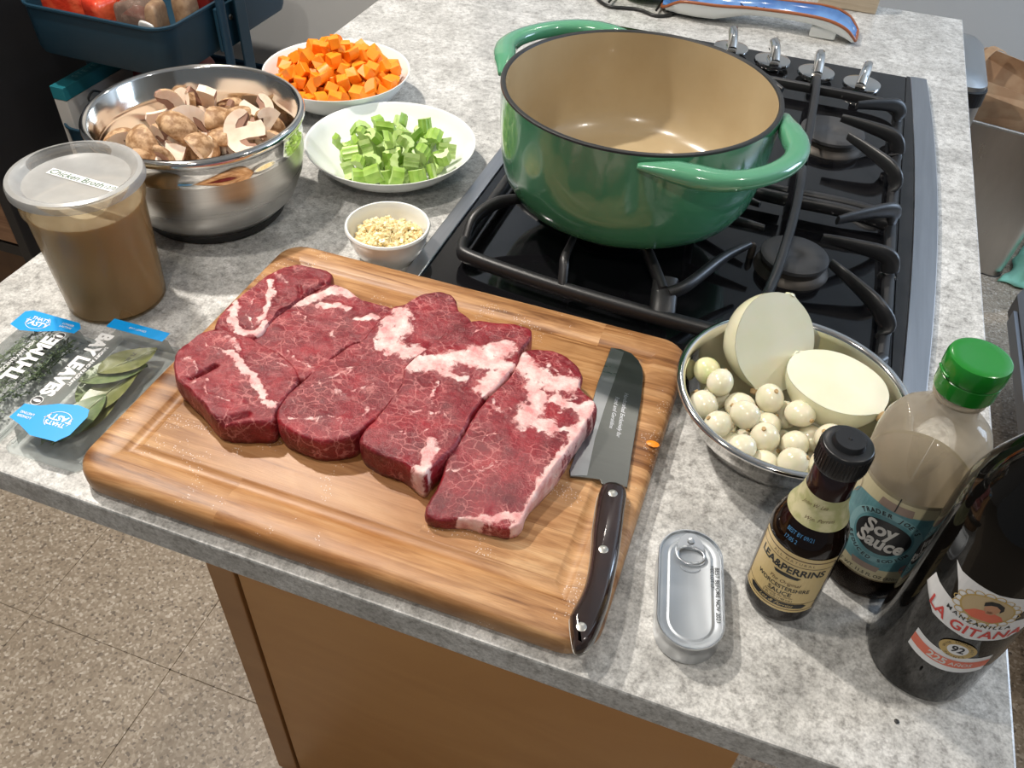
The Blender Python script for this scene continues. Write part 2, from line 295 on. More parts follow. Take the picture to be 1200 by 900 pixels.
MT = dict(
 quartz=quartz(), board=board_wood(), meat=meat_mat(), floor=floor_mat(),
 seam=P('floor_seam', (.20, .165, .13), .8),
 wall=P('wall_paint', (.50, .505, .50), .7), ceil=P('ceiling_paint', (.8, .79, .76), .8),
 veneer=veneer('maple_veneer', (.50, .225, .062), (.60, .295, .095), (3, 3, 9)),
 veneer_edge=veneer('maple_edge', (.36, .165, .055), (.45, .22, .08), (3, 3, 14)),
 dark=P('black_lacquer', (.012, .012, .014), .5), crate=veneer('crate_wood', (.16, .075, .035), (.36, .20, .11), (4, 4, 60), .6),
 brownwood=veneer('brown_wood', (.06, .025, .01), (.14, .06, .02), (10, 4, 4), .5),
 chrome=P('polished_steel', (.78, .76, .73), .09, 1), chrome_in=P('polished_steel_inside', (.74, .70, .64), .13, 1),
 brushed=brushed('brushed_steel', (.60, .585, .56), (5, 5, 260), .26, .34), strip=brushed('brushed_trim', (.56, .58, .62), (120, 4, 4), .28, .34),
 bin=brushed('bin_steel', (.66, .63, .60), (12, 12, 3), .26, .32), rubber=P('black_rubber', (.012, .012, .012), .6),
 green_h=P('pale_lit_green_enamel', (.095, .30, .17), .16, coat=.6), green=P('green_enamel', (.050, .20, .105), .16, coat=.6, var=(9, (.070, .25, .135), .3, .7)),  # handle green: overhead reflection put into the colour, over the paler enamel edge tone
 cream=P('cream_enamel', (.47, .37, .225), .22, coat=.4, var=(12, (.40, .30, .17), .35, .75)),
 iron_rim=P('bare_iron_rim', (.02, .02, .02), .4),
 glass_black=P('black_glass', (.006, .006, .007), .06, spec=.6, bump=(60, .02, .001)), grate=P('cast_iron', (.014, .014, .0155), .40, spec=.6, bump=(600, .25, .0005)),
 burner=P('burner_cap', (.045, .045, .047), .5), burner_alu=P('burner_ring', (.075, .066, .058), .5, .7),
 white=P('white_glaze', (.80, .82, .80), .10, coat=.3), carrot=P('carrot', (.95, .25, .006), .42, sss=.15, var=(70, (.95, .33, .015), .35, .7), bump=(500, .15, .0004)),
 celery=P('celery_skin', (.25, .44, .055), .38, sss=.1, var=(90, (.38, .57, .12), .35, .65)), celery_in=P('celery_flesh', (.54, .70, .28), .4, sss=.1, var=(160, (.42, .60, .17), .4, .7)),
 garlic=P('minced_garlic', (.86, .66, .33), .4, sss=.2, var=(300, (.92, .80, .50), .4, .6)),
 mfl=P('mushroom_flesh', (.88, .72, .58), .6, sss=.15, var=(90, (.78, .58, .44), .45, .75)), msk=P('mushroom_skin', (.26, .13, .05), .6, var=(140, (.56, .36, .20), .40, .62), bump=(300, .5, .001)),
 mgl=P('mushroom_gills', (.36, .20, .14), .7), mwh=P('mushroom_stem', (.90, .80, .68), .6, sss=.15),
 pearl=P('pearl_onion_skin', (.76, .71, .55), .22, sss=.35, coat=.3, var=(90, (.70, .68, .48), .45, .7)), pearl_y=P('pearl_onion_yellow', (.80, .76, .48), .25, sss=.35, coat=.3, var=(60, (.64, .70, .36), .4, .7)),
 onion=P('onion_flesh', (.78, .75, .56), .25, sss=.2, coat=.25, var=(24, (.70, .70, .45), .4, .7)), onion_cut=P('onion_cut_face', (.76, .73, .58), .3, sss=.3, var=(18, (.70, .69, .50), .4, .7)),
 tip=P('onion_root', (.45, .30, .14), .7), sprout=P('onion_sprout', (.42, .56, .14), .5),
 blade=brushed('knife_steel', (.15, .155, .148), (8, 60, 8), .32, .38), edge=brushed('knife_bevel', (.34, .35, .36), (8, 60, 8), .25, .45), handle=P('knife_handle', (.020, .013, .012), .12, coat=.6, var=(40, (.035, .02, .017), .4, .7)), rivet=P('rivet', (.55, .54, .50), .35, 1),
 tin=P('tin', (.62, .64, .66), .28, 1), tin_lid=P('tin_lid', (.46, .49, .52), .42, .75), ink=P('black_ink', (.02, .02, .02), .5), ink_brown=P('brown_ink', (.10, .045, .02), .5),
 brown_glass=P('brown_bottle', (.008, .0035, .002), .05, spec=.4), wine_glass=P('dark_bottle', (.004, .0035, .003), .04, spec=.4),
 black_pl=P('black_plastic', (.012, .012, .013), .32), capsule=P('shrunk_capsule', (.018, .006, .006), .18, coat=.3),
 lbl_y=P('label_cream_yellow', (.74, .56, .26), .35), lbl_g=P('label_pale_green', (.42, .42, .20), .4, var=(120, (.60, .56, .34), .4, .6)), lbl_c=P('label_cream', (.56, .50, .32), .4), lbl_b=P('label_teal', (.085, .22, .25), .4, var=(70, (.13, .30, .33), .4, .6)),
 lbl_t=P('label_light_teal', (.20, .38, .41), .4), lbl_k=P('label_black', (.02, .02, .022), .4), lbl_w=P('label_white', (.78, .78, .78), .35), lbl_r=P('label_red', (.62, .06, .05), .4), lbl_o=P('label_orange_red', (.72, .16, .09), .4),
 lbl_gold=P('label_gold', (.52, .36, .12), .35), lbl_s=P('label_silver_text', (.66, .64, .60), .4), lbl_br=P('label_brown', (.30, .22, .18), .5), blue_ink=P('blue_dot_ink', (.08, .26, .50), .4), skin=P('printed_skin', (.55, .28, .16), .5), sky_p=P('printed_backdrop', (.55, .42, .24), .5),
 cap_g=P('green_cap', (.012, .20, .02), .22, coat=.3), soy_pl=film('clear_bottle_plastic', (.70, .62, .50), .24, .06, (.97, .94, .88)), soy_base=film('clear_bottle_base', (.05, .04, .03), .03, .06, (.9, .85, .8)), soy=P('soy_sauce', (.010, .004, .003), .1),
 tub=film('milky_tub_plastic', (.46, .33, .18), .06, .12, (1, .97, .90)), lid=film('milky_lid_plastic', (.43, .43, .42), .10, .22, (.98, .98, .98), noise_=(30, .15)), broth=P('chicken_broth', (.54, .31, .10), .3, sss=.2, var=(14, (.40, .26, .12), .3, .7)), foam=P('broth_surface', (.50, .42, .30), .4, var=(60, (.62, .54, .40), .4, .6)),
 clear=film('clear_clamshell', (.60, .62, .62), .0, .06, (.97, .985, .98), noise_=(90, .08)), cyan=P('cyan_label', (.0, .32, .78), .35), thyme=foliage('thyme_leaf', (.045, .075, .028), (.12, .17, .07), 300), bay=foliage('bay_leaf', (.12, .17, .06), (.22, .27, .11), 90, .35), bay2=foliage('bay_leaf_olive', (.16, .17, .05), (.25, .25, .10), 90, .35), vein=P('bay_vein', (.30, .32, .16), .4),
 cart=P('petrol_blue_powder_coat', (.012, .045, .075), .38), cart2=P('cart_post', (.018, .05, .085), .35), red=P('red_wrapper', (.62, .045, .02), .25, coat=.3, var=(25, (.75, .12, .05), .45, .6), bump=(60, .5, .004)), clearbag=film('cellophane', (.35, .25, .2), .35, .08, (.9, .85, .8), noise_=(60, .25)), kraft=P('brown_food', (.24, .14, .08), .5, var=(80, (.34, .22, .13), .4, .6)), kraftbag=P('kraft_paper', (.46, .28, .16), .8, var=(20, (.54, .36, .22), .4, .6), bump=(30, .4, .004)), tagw=P('white_tag', (.75, .74, .72), .5),
 tealbox=P('teal_carton', (.015, .17, .21), .5), whitebox=P('white_carton', (.55, .53, .50), .5), bluebox=P('blue_plastic', (.03, .22, .42), .35), darkred=P('dark_red_wrapper', (.16, .012, .01), .4),
 mint=P('mint_cloth', (.24, .56, .42), .8, var=(14, (.32, .64, .50), .4, .6), bump=(50, .4, .003)), mat_=P('dark_rug', (.045, .036, .034), .9, bump=(400, .6, .002)), mat_b=P('rug_blue_border', (.10, .16, .30), .9), appl=P('grey_appliance', (.12, .12, .125), .4), appl_e=P('grey_trim', (.32, .36, .42), .35, .5),
 wire=P('black_wire', (.01, .01, .01), .4), lime=P('lime_enamel', (.10, .24, .03), .3), rimb=P('brown_rim_glaze', (.30, .09, .03), .3), blueg=P('blue_glaze', (.10, .22, .52), .15, coat=.4, var=(30, (.16, .32, .62), .4, .6)), navy=P('navy_glaze', (.01, .015, .06), .2), redg=P('red_glaze', (.60, .10, .05), .25), travert=veneer('beige_block', (.34, .27, .19), (.52, .44, .33), (6, 6, 90), .7), glow=None)
mt, nt, b = new_mat('lamp_glow'); b.inputs['Emission Color'].default_value = (1, .9, .75, 1); b.inputs['Emission Strength'].default_value = 12; MT['glow'] = mt
# ------------------------------------------------------------------ setting
fl = box('floor', -4.2, 2.6, -1.6, 3.0, -.93, -.912, MT['seam'], kind='structure'); fl.location.z += ZC
t0 = M_('tile', *((lambda bm: ([v.co[:] for v in bm.verts], [[q.index for q in p.verts] for p in bm.faces]))(box_bm(-.1522, .1522, -.1522, .1522, 0, .012, .0008, 1))))
t0.materials.append(MT['floor'])
for i in range(15):
    for j in range(12):
        x, y = -2.55+i*.305, -.25+j*.305
        if y > 2.85 or x < -2.2 and y < 0: continue
        o = bpy.data.objects.new('tile', t0); COL.objects.link(o); o.parent = fl; o.location = (x+.1, y, -.912)
def setbox(name, *a, **k):
    o = box(name, *a, kind='structure', **k); o.location.z += ZC; return o
setbox('wall_back', -4.2, 2.6, 2.85, 3.0, -.91, CEIL-ZC, MT['wall'])
setbox('wall_side', -4.05, -.765, 1.95, 2.849, -.91, CEIL-ZC-.001, MT['wall'])
setbox('wall_left', -4.2, -4.05, -1.6, 2.85, -.91, CEIL-ZC, MT['wall'])
setbox('wall_right', 2.5, 2.6, -1.6, 1.50, -.91, CEIL-ZC-.001, MT['wall']); setbox('wall_right', 2.5, 2.6, 2.60, 2.849, -.91, CEIL-ZC-.001, MT['wall'])
setbox('wall_right', 2.5, 2.6, 1.501, 2.599, -.91, .20, MT['wall']); setbox('wall_right', 2.5, 2.6, 1.501, 2.599, 1.22, CEIL-ZC-.001, MT['wall'])
for a in ((1.501, 1.54, .201, 1.219), (2.56, 2.599, .201, 1.219), (1.541, 2.559, .201, .24), (1.541, 2.559, 1.18, 1.219), (2.03, 2.07, .241, 1.179)):
    setbox('window_1', 2.53, 2.57, a[0], a[1], a[2], a[3], MT['white'], bev=.002)
setbox('ceiling', -4.2, 2.6, -1.6, 3.0, CEIL-ZC, CEIL-ZC+.1, MT['ceil'])
for i, (x, y, p, s) in enumerate(DOWNLIGHTS):
    r_ = empty('ceiling_downlight', (x, y, CEIL-ZC), label='round recessed downlight glowing in the kitchen ceiling', cat=None, category=None) if False else empty('ceiling_downlight', (x, y, CEIL-ZC-.012), label='small round recessed downlight glowing in the white ceiling', cat='lamp', group='recessed downlights in the ceiling')
    lathe_obj('trim_ring', [(.045, .004), (.045, 0), (.06, 0), (.062, .006), (.06, .012), (.05, .012)], MT['white'], r_, 32)
    lathe_obj('bulb', [(0, .006), (.044, .006), (.044, .010), (0, .010)], MT['glow'], r_, 32)
# island
t = empty('island_cabinet', (0, 0, -.91), label='maple veneered island cabinet under the grey stone worktop', cat='cabinet')
box('carcass', -.499, .13, .445, 1.62, .02, .879, MT['veneer'], t, bev=.001)
box('end_stile', -.5, -.463, .43, .4449, .02, .879, MT['veneer_edge'], t, bev=.0015)
box('front_panel', -.4585, .13, .432, .4449, .02, .879, MT['veneer'], t, bev=.0015)
box('plinth', -.49, .12, .46, 1.6, 0, .0199, MT['veneer_edge'], t)
box('worktop', -.714, .258, .292, 1.744, -.03, 0, MT['quartz'], bev=.0022, seg=2, label='mottled light grey quartz worktop of the kitchen island', cat='worktop').location.z += ZC

# ------------------------------------------------------------------ 2D art helpers
def text2d(s, size, bold=0.0, sx=1.0, shear=0.0, spacing=1.0):
    cu = bpy.data.curves.new('lettering', 'FONT'); cu.body = s; cu.size = size; cu.offset = bold*size; cu.align_x = 'CENTER'; cu.align_y = 'CENTER'
    cu.resolution_u = 3; cu.shear = shear; cu.space_character = spacing
    o = bpy.data.objects.new('lettering', cu); COL.objects.link(o)
    dg = bpy.context.evaluated_depsgraph_get(); me = bpy.data.meshes.new_from_object(o.evaluated_get(dg))
    v = [(a.co.x*sx, a.co.y) for a in me.vertices]; f = [tuple(p.vertices) for p in me.polygons]
    bpy.data.objects.remove(o); bpy.data.curves.remove(cu); bpy.data.meshes.remove(me)
    return v, f
def slice2d(v, f, step):
    bm = bmesh.new(); bv = [bm.verts.new((a[0], a[1], 0)) for a in v]
    for g in f:
        try: bm.faces.new([bv[i] for i in g])
        except ValueError: pass
    bmesh.ops.triangulate(bm, faces=[q for q in bm.faces if len(q.verts) > 4])
    xs = [a[0] for a in v]; x = math.floor(min(xs)/step)*step+step
    while x < max(xs):
        bmesh.ops.bisect_plane(bm, geom=bm.verts[:]+bm.edges[:]+bm.faces[:], plane_co=(x, 0, 0), plane_no=(1, 0, 0)); x += step
    bm.verts.ensure_lookup_table(); bm.verts.index_update()
    V = [(q.co.x, q.co.y) for q in bm.verts]; F = [tuple(q.index for q in p.verts) for p in bm.faces]; bm.free(); return V, F
def poly(pts): return list(pts), [tuple(range(len(pts)))]
def ell(cx, cy, a, b, n=32, a0=0): return poly([(cx+a*math.cos(a0+2*PI*i/n), cy+b*math.sin(a0+2*PI*i/n)) for i in range(n)])
def rect(x0, y0, x1, y1): return poly([(x0, y0), (x1, y0), (x1, y1), (x0, y1)])
def ring2(cx, cy, a, b, w, n=40, s0=0, s1=2*PI):
    v, f = [], []
    for i in range(n+1):
        t = s0+(s1-s0)*i/n
        v += [(cx+a*math.cos(t), cy+b*math.sin(t)), (cx+(a-w)*math.cos(t), cy+(b-w)*math.sin(t))]
    for i in range(n): f.append((2*i, 2*i+2, 2*i+3, 2*i+1))
    return v, f
def arc_text(s, size, cx, cy, rad, mid, cw=True, bold=0, adv=.62):
    """letters one by one round a circle; cw = tops outward"""
    V, F = [], []; n = len(s)
    for i, ch in enumerate(s):
        if ch == ' ': continue
        v, f = text2d(ch, size, bold); d = (i-(n-1)/2)*size*adv/rad
        a = mid-d if cw else mid+d
        ro = a-PI/2 if cw else a+PI/2; c_, s_ = math.cos(ro), math.sin(ro); b_ = len(V)
        V += [(cx+rad*math.cos(a)+x*c_-y*s_, cy+rad*math.sin(a)+x*s_+y*c_) for x, y in v]; F += [tuple(k+b_ for k in g) for g in f]
    return V, F
def shift(vf, dx, dy, rot=0):
    c_, s_ = math.cos(rot), math.sin(rot); return [(x*c_-y*s_+dx, x*s_+y*c_+dy) for x, y in vf[0]], vf[1]
def art(name, shapes, mat, parent, mp, step=None, **k):
    V, F = join([([(a, b, 0) for a, b in v], f) for v, f in shapes]); V = [(a[0], a[1]) for a in V]
    if step: V, F = slice2d(V, F, step)
    return obj(name, [mp(*a) for a in V], F, mat, parent, **k)
def cyl(R, ang, lift=0.0):
    return lambda u, v: ((R+lift)*math.cos(ang+u/R), (R+lift)*math.sin(ang+u/R), v)

# ------------------------------------------------------------------ cutting board
bx, by = -.2435, .4735
BT = .024
v, f = rr_loft([(.004, 0), (.0005, .0035), (0, .007), (0, .0155), (.0012, .0195), (.004, .0225), (.009, .0238), (.014, .024), (.029, .024), (.0305, .0232), (.0325, .0218), (.036, .0212), (.0395, .0218), (.0415, .0232), (.043, .024)], .028, .2195, .1725, 8)
bd = obj('cutting_board', v, f, MT['board'], None, smooth=True, loc=(bx, by, 0.0003), label='large wooden cutting board with juice groove under the raw steaks', cat='cutting board'); sharp(bd, 40)
# steaks
MEAT = {'1': ([(-0.429, 0.468),(-0.4347, 0.483),(-0.4315, 0.5189),(-0.425, 0.5564),(-0.4151, 0.5736),(-0.4029, 0.5787),(-0.3787, 0.5802),(-0.3707, 0.5736),(-0.3699, 0.5641),(-0.3766, 0.5497),(-0.3823, 0.5341),(-0.384, 0.5205),(-0.3893, 0.5074),(-0.3884, 0.4884),(-0.3904, 0.4689),(-0.4095, 0.4643),(-0.4185, 0.4655)], [([(-0.4174, 0.5439),(-0.4012, 0.5132),(-0.3983, 0.4929)], 0.0026),([(-0.4317, 0.5004),(-0.4217, 0.4831),(-0.4056, 0.4709),(-0.391, 0.4736),(-0.3901, 0.4911)], 0.0028),([(-0.421, 0.5581),(-0.4056, 0.549)], 0.0015),([(-0.4201, 0.5126),(-0.4131, 0.4938),(-0.3971, 0.4796)], 0.0009)]), '2': ([(-0.3904, 0.4689),(-0.3884, 0.4884),(-0.3865, 0.5086),(-0.3814, 0.5326),(-0.3749, 0.5466),(-0.3651, 0.5642),(-0.3471, 0.5622),(-0.3324, 0.557),(-0.2955, 0.554),(-0.2979, 0.535),(-0.2997, 0.5066),(-0.3062, 0.4972),(-0.3138, 0.4777),(-0.3161, 0.4577),(-0.3251, 0.4386),(-0.3408, 0.4506),(-0.3558, 0.4571),(-0.3781, 0.464)], [([(-0.3777, 0.5304),(-0.3676, 0.5422),(-0.3589, 0.5572),(-0.3398, 0.5576)], 0.0043),([(-0.3609, 0.5302),(-0.3474, 0.5358),(-0.3342, 0.5377)], 0.0026),([(-0.3189, 0.5262),(-0.3051, 0.5356)], 0.0024),([(-0.3552, 0.4637),(-0.3384, 0.4579),(-0.3197, 0.4562)], 0.0013),([(-0.3321, 0.5033),(-0.3239, 0.4965)], 0.0015),([(-0.3767, 0.5162),(-0.3587, 0.5095)], 0.0009)]), '3': ([(-0.4338, 0.4153),(-0.4398, 0.4287),(-0.4379, 0.4491),(-0.4249, 0.4646),(-0.4139, 0.4675),(-0.3887, 0.4662),(-0.3713, 0.4603),(-0.3433, 0.4511),(-0.329, 0.4401),(-0.3255, 0.4206),(-0.3258, 0.4032),(-0.3225, 0.3907),(-0.3249, 0.3842),(-0.3365, 0.3795),(-0.3532, 0.3727),(-0.3691, 0.3745),(-0.3896, 0.3857),(-0.4093, 0.3951),(-0.4228, 0.4015)], [([(-0.3987, 0.4425),(-0.3751, 0.4303),(-0.3572, 0.4194),(-0.3442, 0.4072)], 0.0026),([(-0.4087, 0.4612),(-0.3932, 0.448)], 0.0019),([(-0.3381, 0.4025),(-0.3309, 0.4012)], 0.0028),([(-0.4275, 0.4242),(-0.4137, 0.4174),(-0.4041, 0.3972)], 0.0009),([(-0.3558, 0.446),(-0.3429, 0.4466)], 0.0013),([(-0.42, 0.4434),(-0.4023, 0.441)], 0.0009),([(-0.3987, 0.4054),(-0.3827, 0.3914),(-0.3646, 0.3903)], 0.0009)]), '4': ([(-0.2971, 0.552),(-0.287, 0.5603),(-0.2789, 0.5791),(-0.2652, 0.592),(-0.249, 0.5903),(-0.2371, 0.5731),(-0.2217, 0.5647),(-0.2241, 0.5518),(-0.2364, 0.5312),(-0.2403, 0.5134),(-0.2492, 0.4845),(-0.2431, 0.4629),(-0.244, 0.4352),(-0.248, 0.4158),(-0.2526, 0.4017),(-0.259, 0.3922),(-0.2798, 0.3818),(-0.3081, 0.3843),(-0.3212, 0.3933),(-0.3253, 0.4095),(-0.3228, 0.4313),(-0.3165, 0.4579),(-0.3074, 0.4905),(-0.2985, 0.5042)], [([(-0.2844, 0.5478),(-0.2735, 0.5312),(-0.2799, 0.5037),(-0.2641, 0.5015),(-0.2477, 0.504)], 0.0069),([(-0.2869, 0.5119),(-0.2892, 0.5386)], 0.0046),([(-0.3188, 0.3949),(-0.3014, 0.3937),(-0.2825, 0.4042),(-0.2661, 0.4081)], 0.0014),([(-0.2895, 0.4324),(-0.2746, 0.4444),(-0.2665, 0.4537)], 0.0011),([(-0.3126, 0.4318),(-0.3, 0.452),(-0.2874, 0.4695)], 0.0009),([(-0.2528, 0.4311),(-0.2625, 0.4123)], 0.0011)]), '5': ([(-0.2169, 0.5642),(-0.2007, 0.5686),(-0.173, 0.5741),(-0.1628, 0.5659),(-0.1642, 0.5407),(-0.1636, 0.5153),(-0.1702, 0.4882),(-0.1755, 0.4665),(-0.1758, 0.4402),(-0.176, 0.4153),(-0.1799, 0.4),(-0.1837, 0.3852),(-0.1868, 0.3781),(-0.207, 0.3858),(-0.2284, 0.3873),(-0.2466, 0.3944),(-0.2452, 0.4157),(-0.2436, 0.4349),(-0.2428, 0.4624),(-0.2488, 0.4844),(-0.2403, 0.5136),(-0.2326, 0.5368)], [([(-0.2448, 0.4881),(-0.2225, 0.4994),(-0.2084, 0.5137),(-0.1933, 0.5265),(-0.1798, 0.5364)], 0.0075),([(-0.1981, 0.5095),(-0.1761, 0.5186),(-0.1685, 0.5133),(-0.175, 0.4862)], 0.0069),([(-0.2156, 0.4898),(-0.1982, 0.4887)], 0.0029),([(-0.2106, 0.5482),(-0.2017, 0.5635)], 0.0014),([(-0.1928, 0.4119),(-0.1871, 0.3872),(-0.1889, 0.3799)], 0.0034),([(-0.2238, 0.4392),(-0.2049, 0.4394),(-0.1975, 0.4537)], 0.0009),([(-0.2362, 0.4085),(-0.2178, 0.4089),(-0.2003, 0.423)], 0.0009),([(-0.2159, 0.4774),(-0.2119, 0.4555),(-0.1944, 0.44)], 0.0011)]), '6': ([(-0.161, 0.5399),(-0.153, 0.5498),(-0.1372, 0.5541),(-0.118, 0.5468),(-0.1061, 0.5349),(-0.1019, 0.5162),(-0.087, 0.5064),(-0.0822, 0.4969),(-0.0863, 0.4765),(-0.0897, 0.4536),(-0.093, 0.4316),(-0.0986, 0.4032),(-0.1027, 0.3797),(-0.1023, 0.3649),(-0.1092, 0.3549),(-0.1238, 0.3529),(-0.1378, 0.3523),(-0.1672, 0.3451),(-0.1703, 0.3777),(-0.1743, 0.3989),(-0.173, 0.427),(-0.1727, 0.4525),(-0.1687, 0.477),(-0.161, 0.5081),(-0.1602, 0.5294)], [([(-0.1602, 0.5294),(-0.1452, 0.5187),(-0.1235, 0.5113),(-0.1114, 0.5163)], 0.0075),([(-0.1368, 0.5019),(-0.1286, 0.4856),(-0.1335, 0.461),(-0.1134, 0.4637)], 0.0063),([(-0.1179, 0.4938),(-0.0958, 0.4913),(-0.0884, 0.502)], 0.0034),([(-0.1209, 0.4625),(-0.0958, 0.4654)], 0.0023),([(-0.0886, 0.4981),(-0.0886, 0.4756),(-0.0923, 0.4456),(-0.0998, 0.3995),(-0.1029, 0.3736),(-0.1044, 0.3611)], 0.0034),([(-0.1585, 0.35),(-0.1347, 0.3625),(-0.108, 0.3746)], 0.0029),([(-0.1736, 0.3942),(-0.1507, 0.4034),(-0.1376, 0.4153)], 0.0011),([(-0.1651, 0.4746),(-0.1531, 0.4642),(-0.1468, 0.4687)], 0.0017),([(-0.1589, 0.4309),(-0.1489, 0.4385)], 0.0009),([(-0.1404, 0.5462),(-0.1063, 0.5265)], 0.0011),([(-0.1441, 0.5403),(-0.115, 0.5189)], 0.0011),([(-0.1078, 0.4789),(-0.1034, 0.5076)], 0.0014)])}
def in_strokes(px_, py_, strokes):
    nx = np.array([noise.noise(Vector((a*110, b_*110, 1.5)))+.5*noise.noise(Vector((a*330, b_*330, 4.5))) for a, b_ in zip(px_, py_)]); ny = np.array([noise.noise(Vector((a*110, b_*110, 8.5)))+.5*noise.noise(Vector((a*330, b_*330, 9.5))) for a, b_ in zip(px_, py_)])
    px_, py_ = px_+nx*.0042, py_+ny*.0042
    best = np.zeros_like(px_)
    for pts, wd in strokes:
        wd = wd*(1.3 if wd > .002 else 1.0)
        for (ax, ay), (bx_, by_) in zip(pts, pts[1:]):
            dx, dy = bx_-ax, by_-ay; L = dx*dx+dy*dy
            t_ = np.clip(((px_-ax)*dx+(py_-ay)*dy)/L, 0, 1)
            d = np.hypot(px_-ax-t_*dx, py_-ay-t_*dy)
            best = np.maximum(best, np.clip(1.05-.55*d/wd, 0, 1 if wd > .0042 else (.84 if wd > .002 else .50)))
    return best
def steak(key, H, seed, label, bulge=.0016, rough_=.0018, zoff=0.0, dents=(), thin=None):
    out, strokes = MEAT[key]
    hf = lambda y: 1 if not thin else thin[2]+(1-thin[2])*max(0, min(1, (y-thin[0])/(thin[1]-thin[0])))
    out = [(x*(.555-BT-H*hf(y))/(.555-BT-H), y*(.555-BT-H*hf(y))/(.555-BT-H)) for x, y in out]
    ol = spline([(a, b, 0) for a, b in out], 10, True)
    ar = sum(ol[i-1].x*ol[i].y-ol[i].x*ol[i-1].y for i in range(len(ol)))
    if ar < 0: ol = ol[::-1]
    # even resample
    seg = [(ol[(i+1) % len(ol)]-ol[i]).length for i in range(len(ol))]; tot = sum(seg); N = 220; rs = []; i = 0; acc = 0
    for k in range(N):
        d = tot*k/N
        while acc+seg[i] < d: acc += seg[i]; i += 1
        rs.append(ol[i].lerp(ol[(i+1) % len(ol)], (d-acc)/max(seg[i], 1e-9)))
    C0 = sum(rs, Vector())/N
    rows = [(-.004, 0), (.0, .0008), (bulge, .25), (bulge*1.2, .5), (bulge*1.0, .80), (bulge*.6, .92), (-.0002, .985)]
    V, F = [], []
    rng = random.Random(seed); ox = rng.random()*50
    for s, zf in rows:
        for k, p in enumerate(rs):
            tn = (rs[(k+1) % N]-rs[k-1]).normalized(); nn = Vector((tn.y, -tn.x, 0))
            w_ = noise.noise(Vector((p.x*70, p.y*70, zf*2+ox)))*.0012+noise.noise(Vector((p.x*260, p.y*260, zf*5+ox)))*.0006
            q = p+nn*(s+w_*(1 if zf > 0 else 0))
            V.append((q.x, q.y, zf))
    K = 46
    for j in range(1, K):
        u = j/K; u = u**1.0
        for p in rs: q = p.lerp(C0, u); V.append((q.x, q.y, 1))
    V.append((C0.x, C0.y, 1)); R = len(rows)+K-1
    for a in range(R-1):
        for k in range(N): F.append((a*N+k, a*N+(k+1) % N, (a+1)*N+(k+1) % N, (a+1)*N+k))
    for k in range(N): F.append(((R-1)*N+k, (R-1)*N+(k+1) % N, len(V)-1))
    F.append(tuple(range(N-1, -1, -1)))
    A = np.array(V); fat = in_strokes(A[:, 0], A[:, 1], strokes)
    Z = []
    for (x, y, z), ft in zip(V, fat):
        n1 = noise.noise(Vector((x*28+ox, y*28, 3)))*rough_*1.5+noise.noise(Vector((x*85+ox, y*85, 7)))*rough_*.5+noise.noise(Vector((x*300, y*300, ox)))*rough_*.16
        zz = z*H*hf(y)+(n1+ft*.0012)*max(0, min(1, z*1.2-.2))
        for (px_, py_, qx, qy, wd, dp) in dents:
            dx, dy = qx-px_, qy-py_; t_ = max(0, min(1, ((x-px_)*dx+(y-py_)*dy)/(dx*dx+dy*dy))); d = math.hypot(x-px_-t_*dx, y-py_-t_*dy)
            if z > .5: zz -= dp*math.exp(-(d/wd)**2)
        Z.append(zz)
    cx, cy = C0.x, C0.y
    me = M_('raw_steak', [(x-cx, y-cy, zz) for (x, y, z), zz in zip(V, Z)], F)
    at = me.attributes.new('fat', 'FLOAT', 'POINT'); at.data.foreach_set('value', [float(q) for q in fat])
    return link('raw_steak', me, MT['meat'], None, loc=(cx, cy, BT+.0004+zoff), smooth=True, label=label, cat='meat', group='raw beef steaks on the cutting board')
steak('1', 0.027, 3, 'lobed raw beef steak at the far left corner of the board', dents=[(-.3905, .548, -.378, .53, .002, .003), (-.372, .562, -.378, .545, .002, .004)])
steak('2', 0.025, 5, 'raw beef steak with pale fat on its far edge, right of the lobed one')
steak('3', 0.027, 8, 'rounded raw beef steak with a deep crack, at the near left of the meat', dents=[(-.400, .424, -.409, .405, .0022, .011), (-.345, .385, -.36, .370, .003, .006)])
steak('4', 0.027, 11, 'long marbled beef steak with a white fat patch, third from the knife')
steak('5', 0.028, 14, 'long marbled raw beef steak crossed by a band of white fat, second from the knife')
steak('6', 0.027, 17, 'raw beef steak with thick white fat at its far end, touching the knife blade', thin=(.345, .43, .42))

# ------------------------------------------------------------------ knife
kb = empty('chef_knife', (-.062, .43, BT+.0006), label='santoku knife with black riveted handle lying on the board', cat='knife')
ko = (-.062, .43)
def KL(pts): return [(x-ko[0], y-ko[1]) for x, y in pts]
BL = [(-.0326, .1743), (-.023, .1757), (-.0125, .1735), (-.0043, .1667), (.0015, .1578), (.0049, .1469), (.0104, .1159), (.0143, .0841), (.0185, .0493), (.0234, .0153), (.0033, .011), (.0009, .0148), (-.008, .0131), (-.0226, .0092), (-.0251, .0149), (-.0257, .0315), (-.0274, .0781), (-.0314, .1223)]
BV = [(-.0321, .1738), (-.0196, .1719), (-.0185, .1397), (-.0171, .0934), (-.0151, .0562), (-.0100, .0148), (-.0220, .0098), (-.0246, .0151), (-.0252, .0315), (-.0269, .0781), (-.0309, .1223)]
HD = [(.0048, .0045), (.0226, .0085), (.0280, -.0162), (.0328, -.048), (.0354, -.0745), (.0369, -.0963), (.0359, -.1215), (.0332, -.1334), (.0266, -.1393), (.022, -.1337), (.0157, -.1189), (.015, -.1128), (.0171, -.0967), (.0171, -.0817), (.0139, -.0594), (.0082, -.0325)]
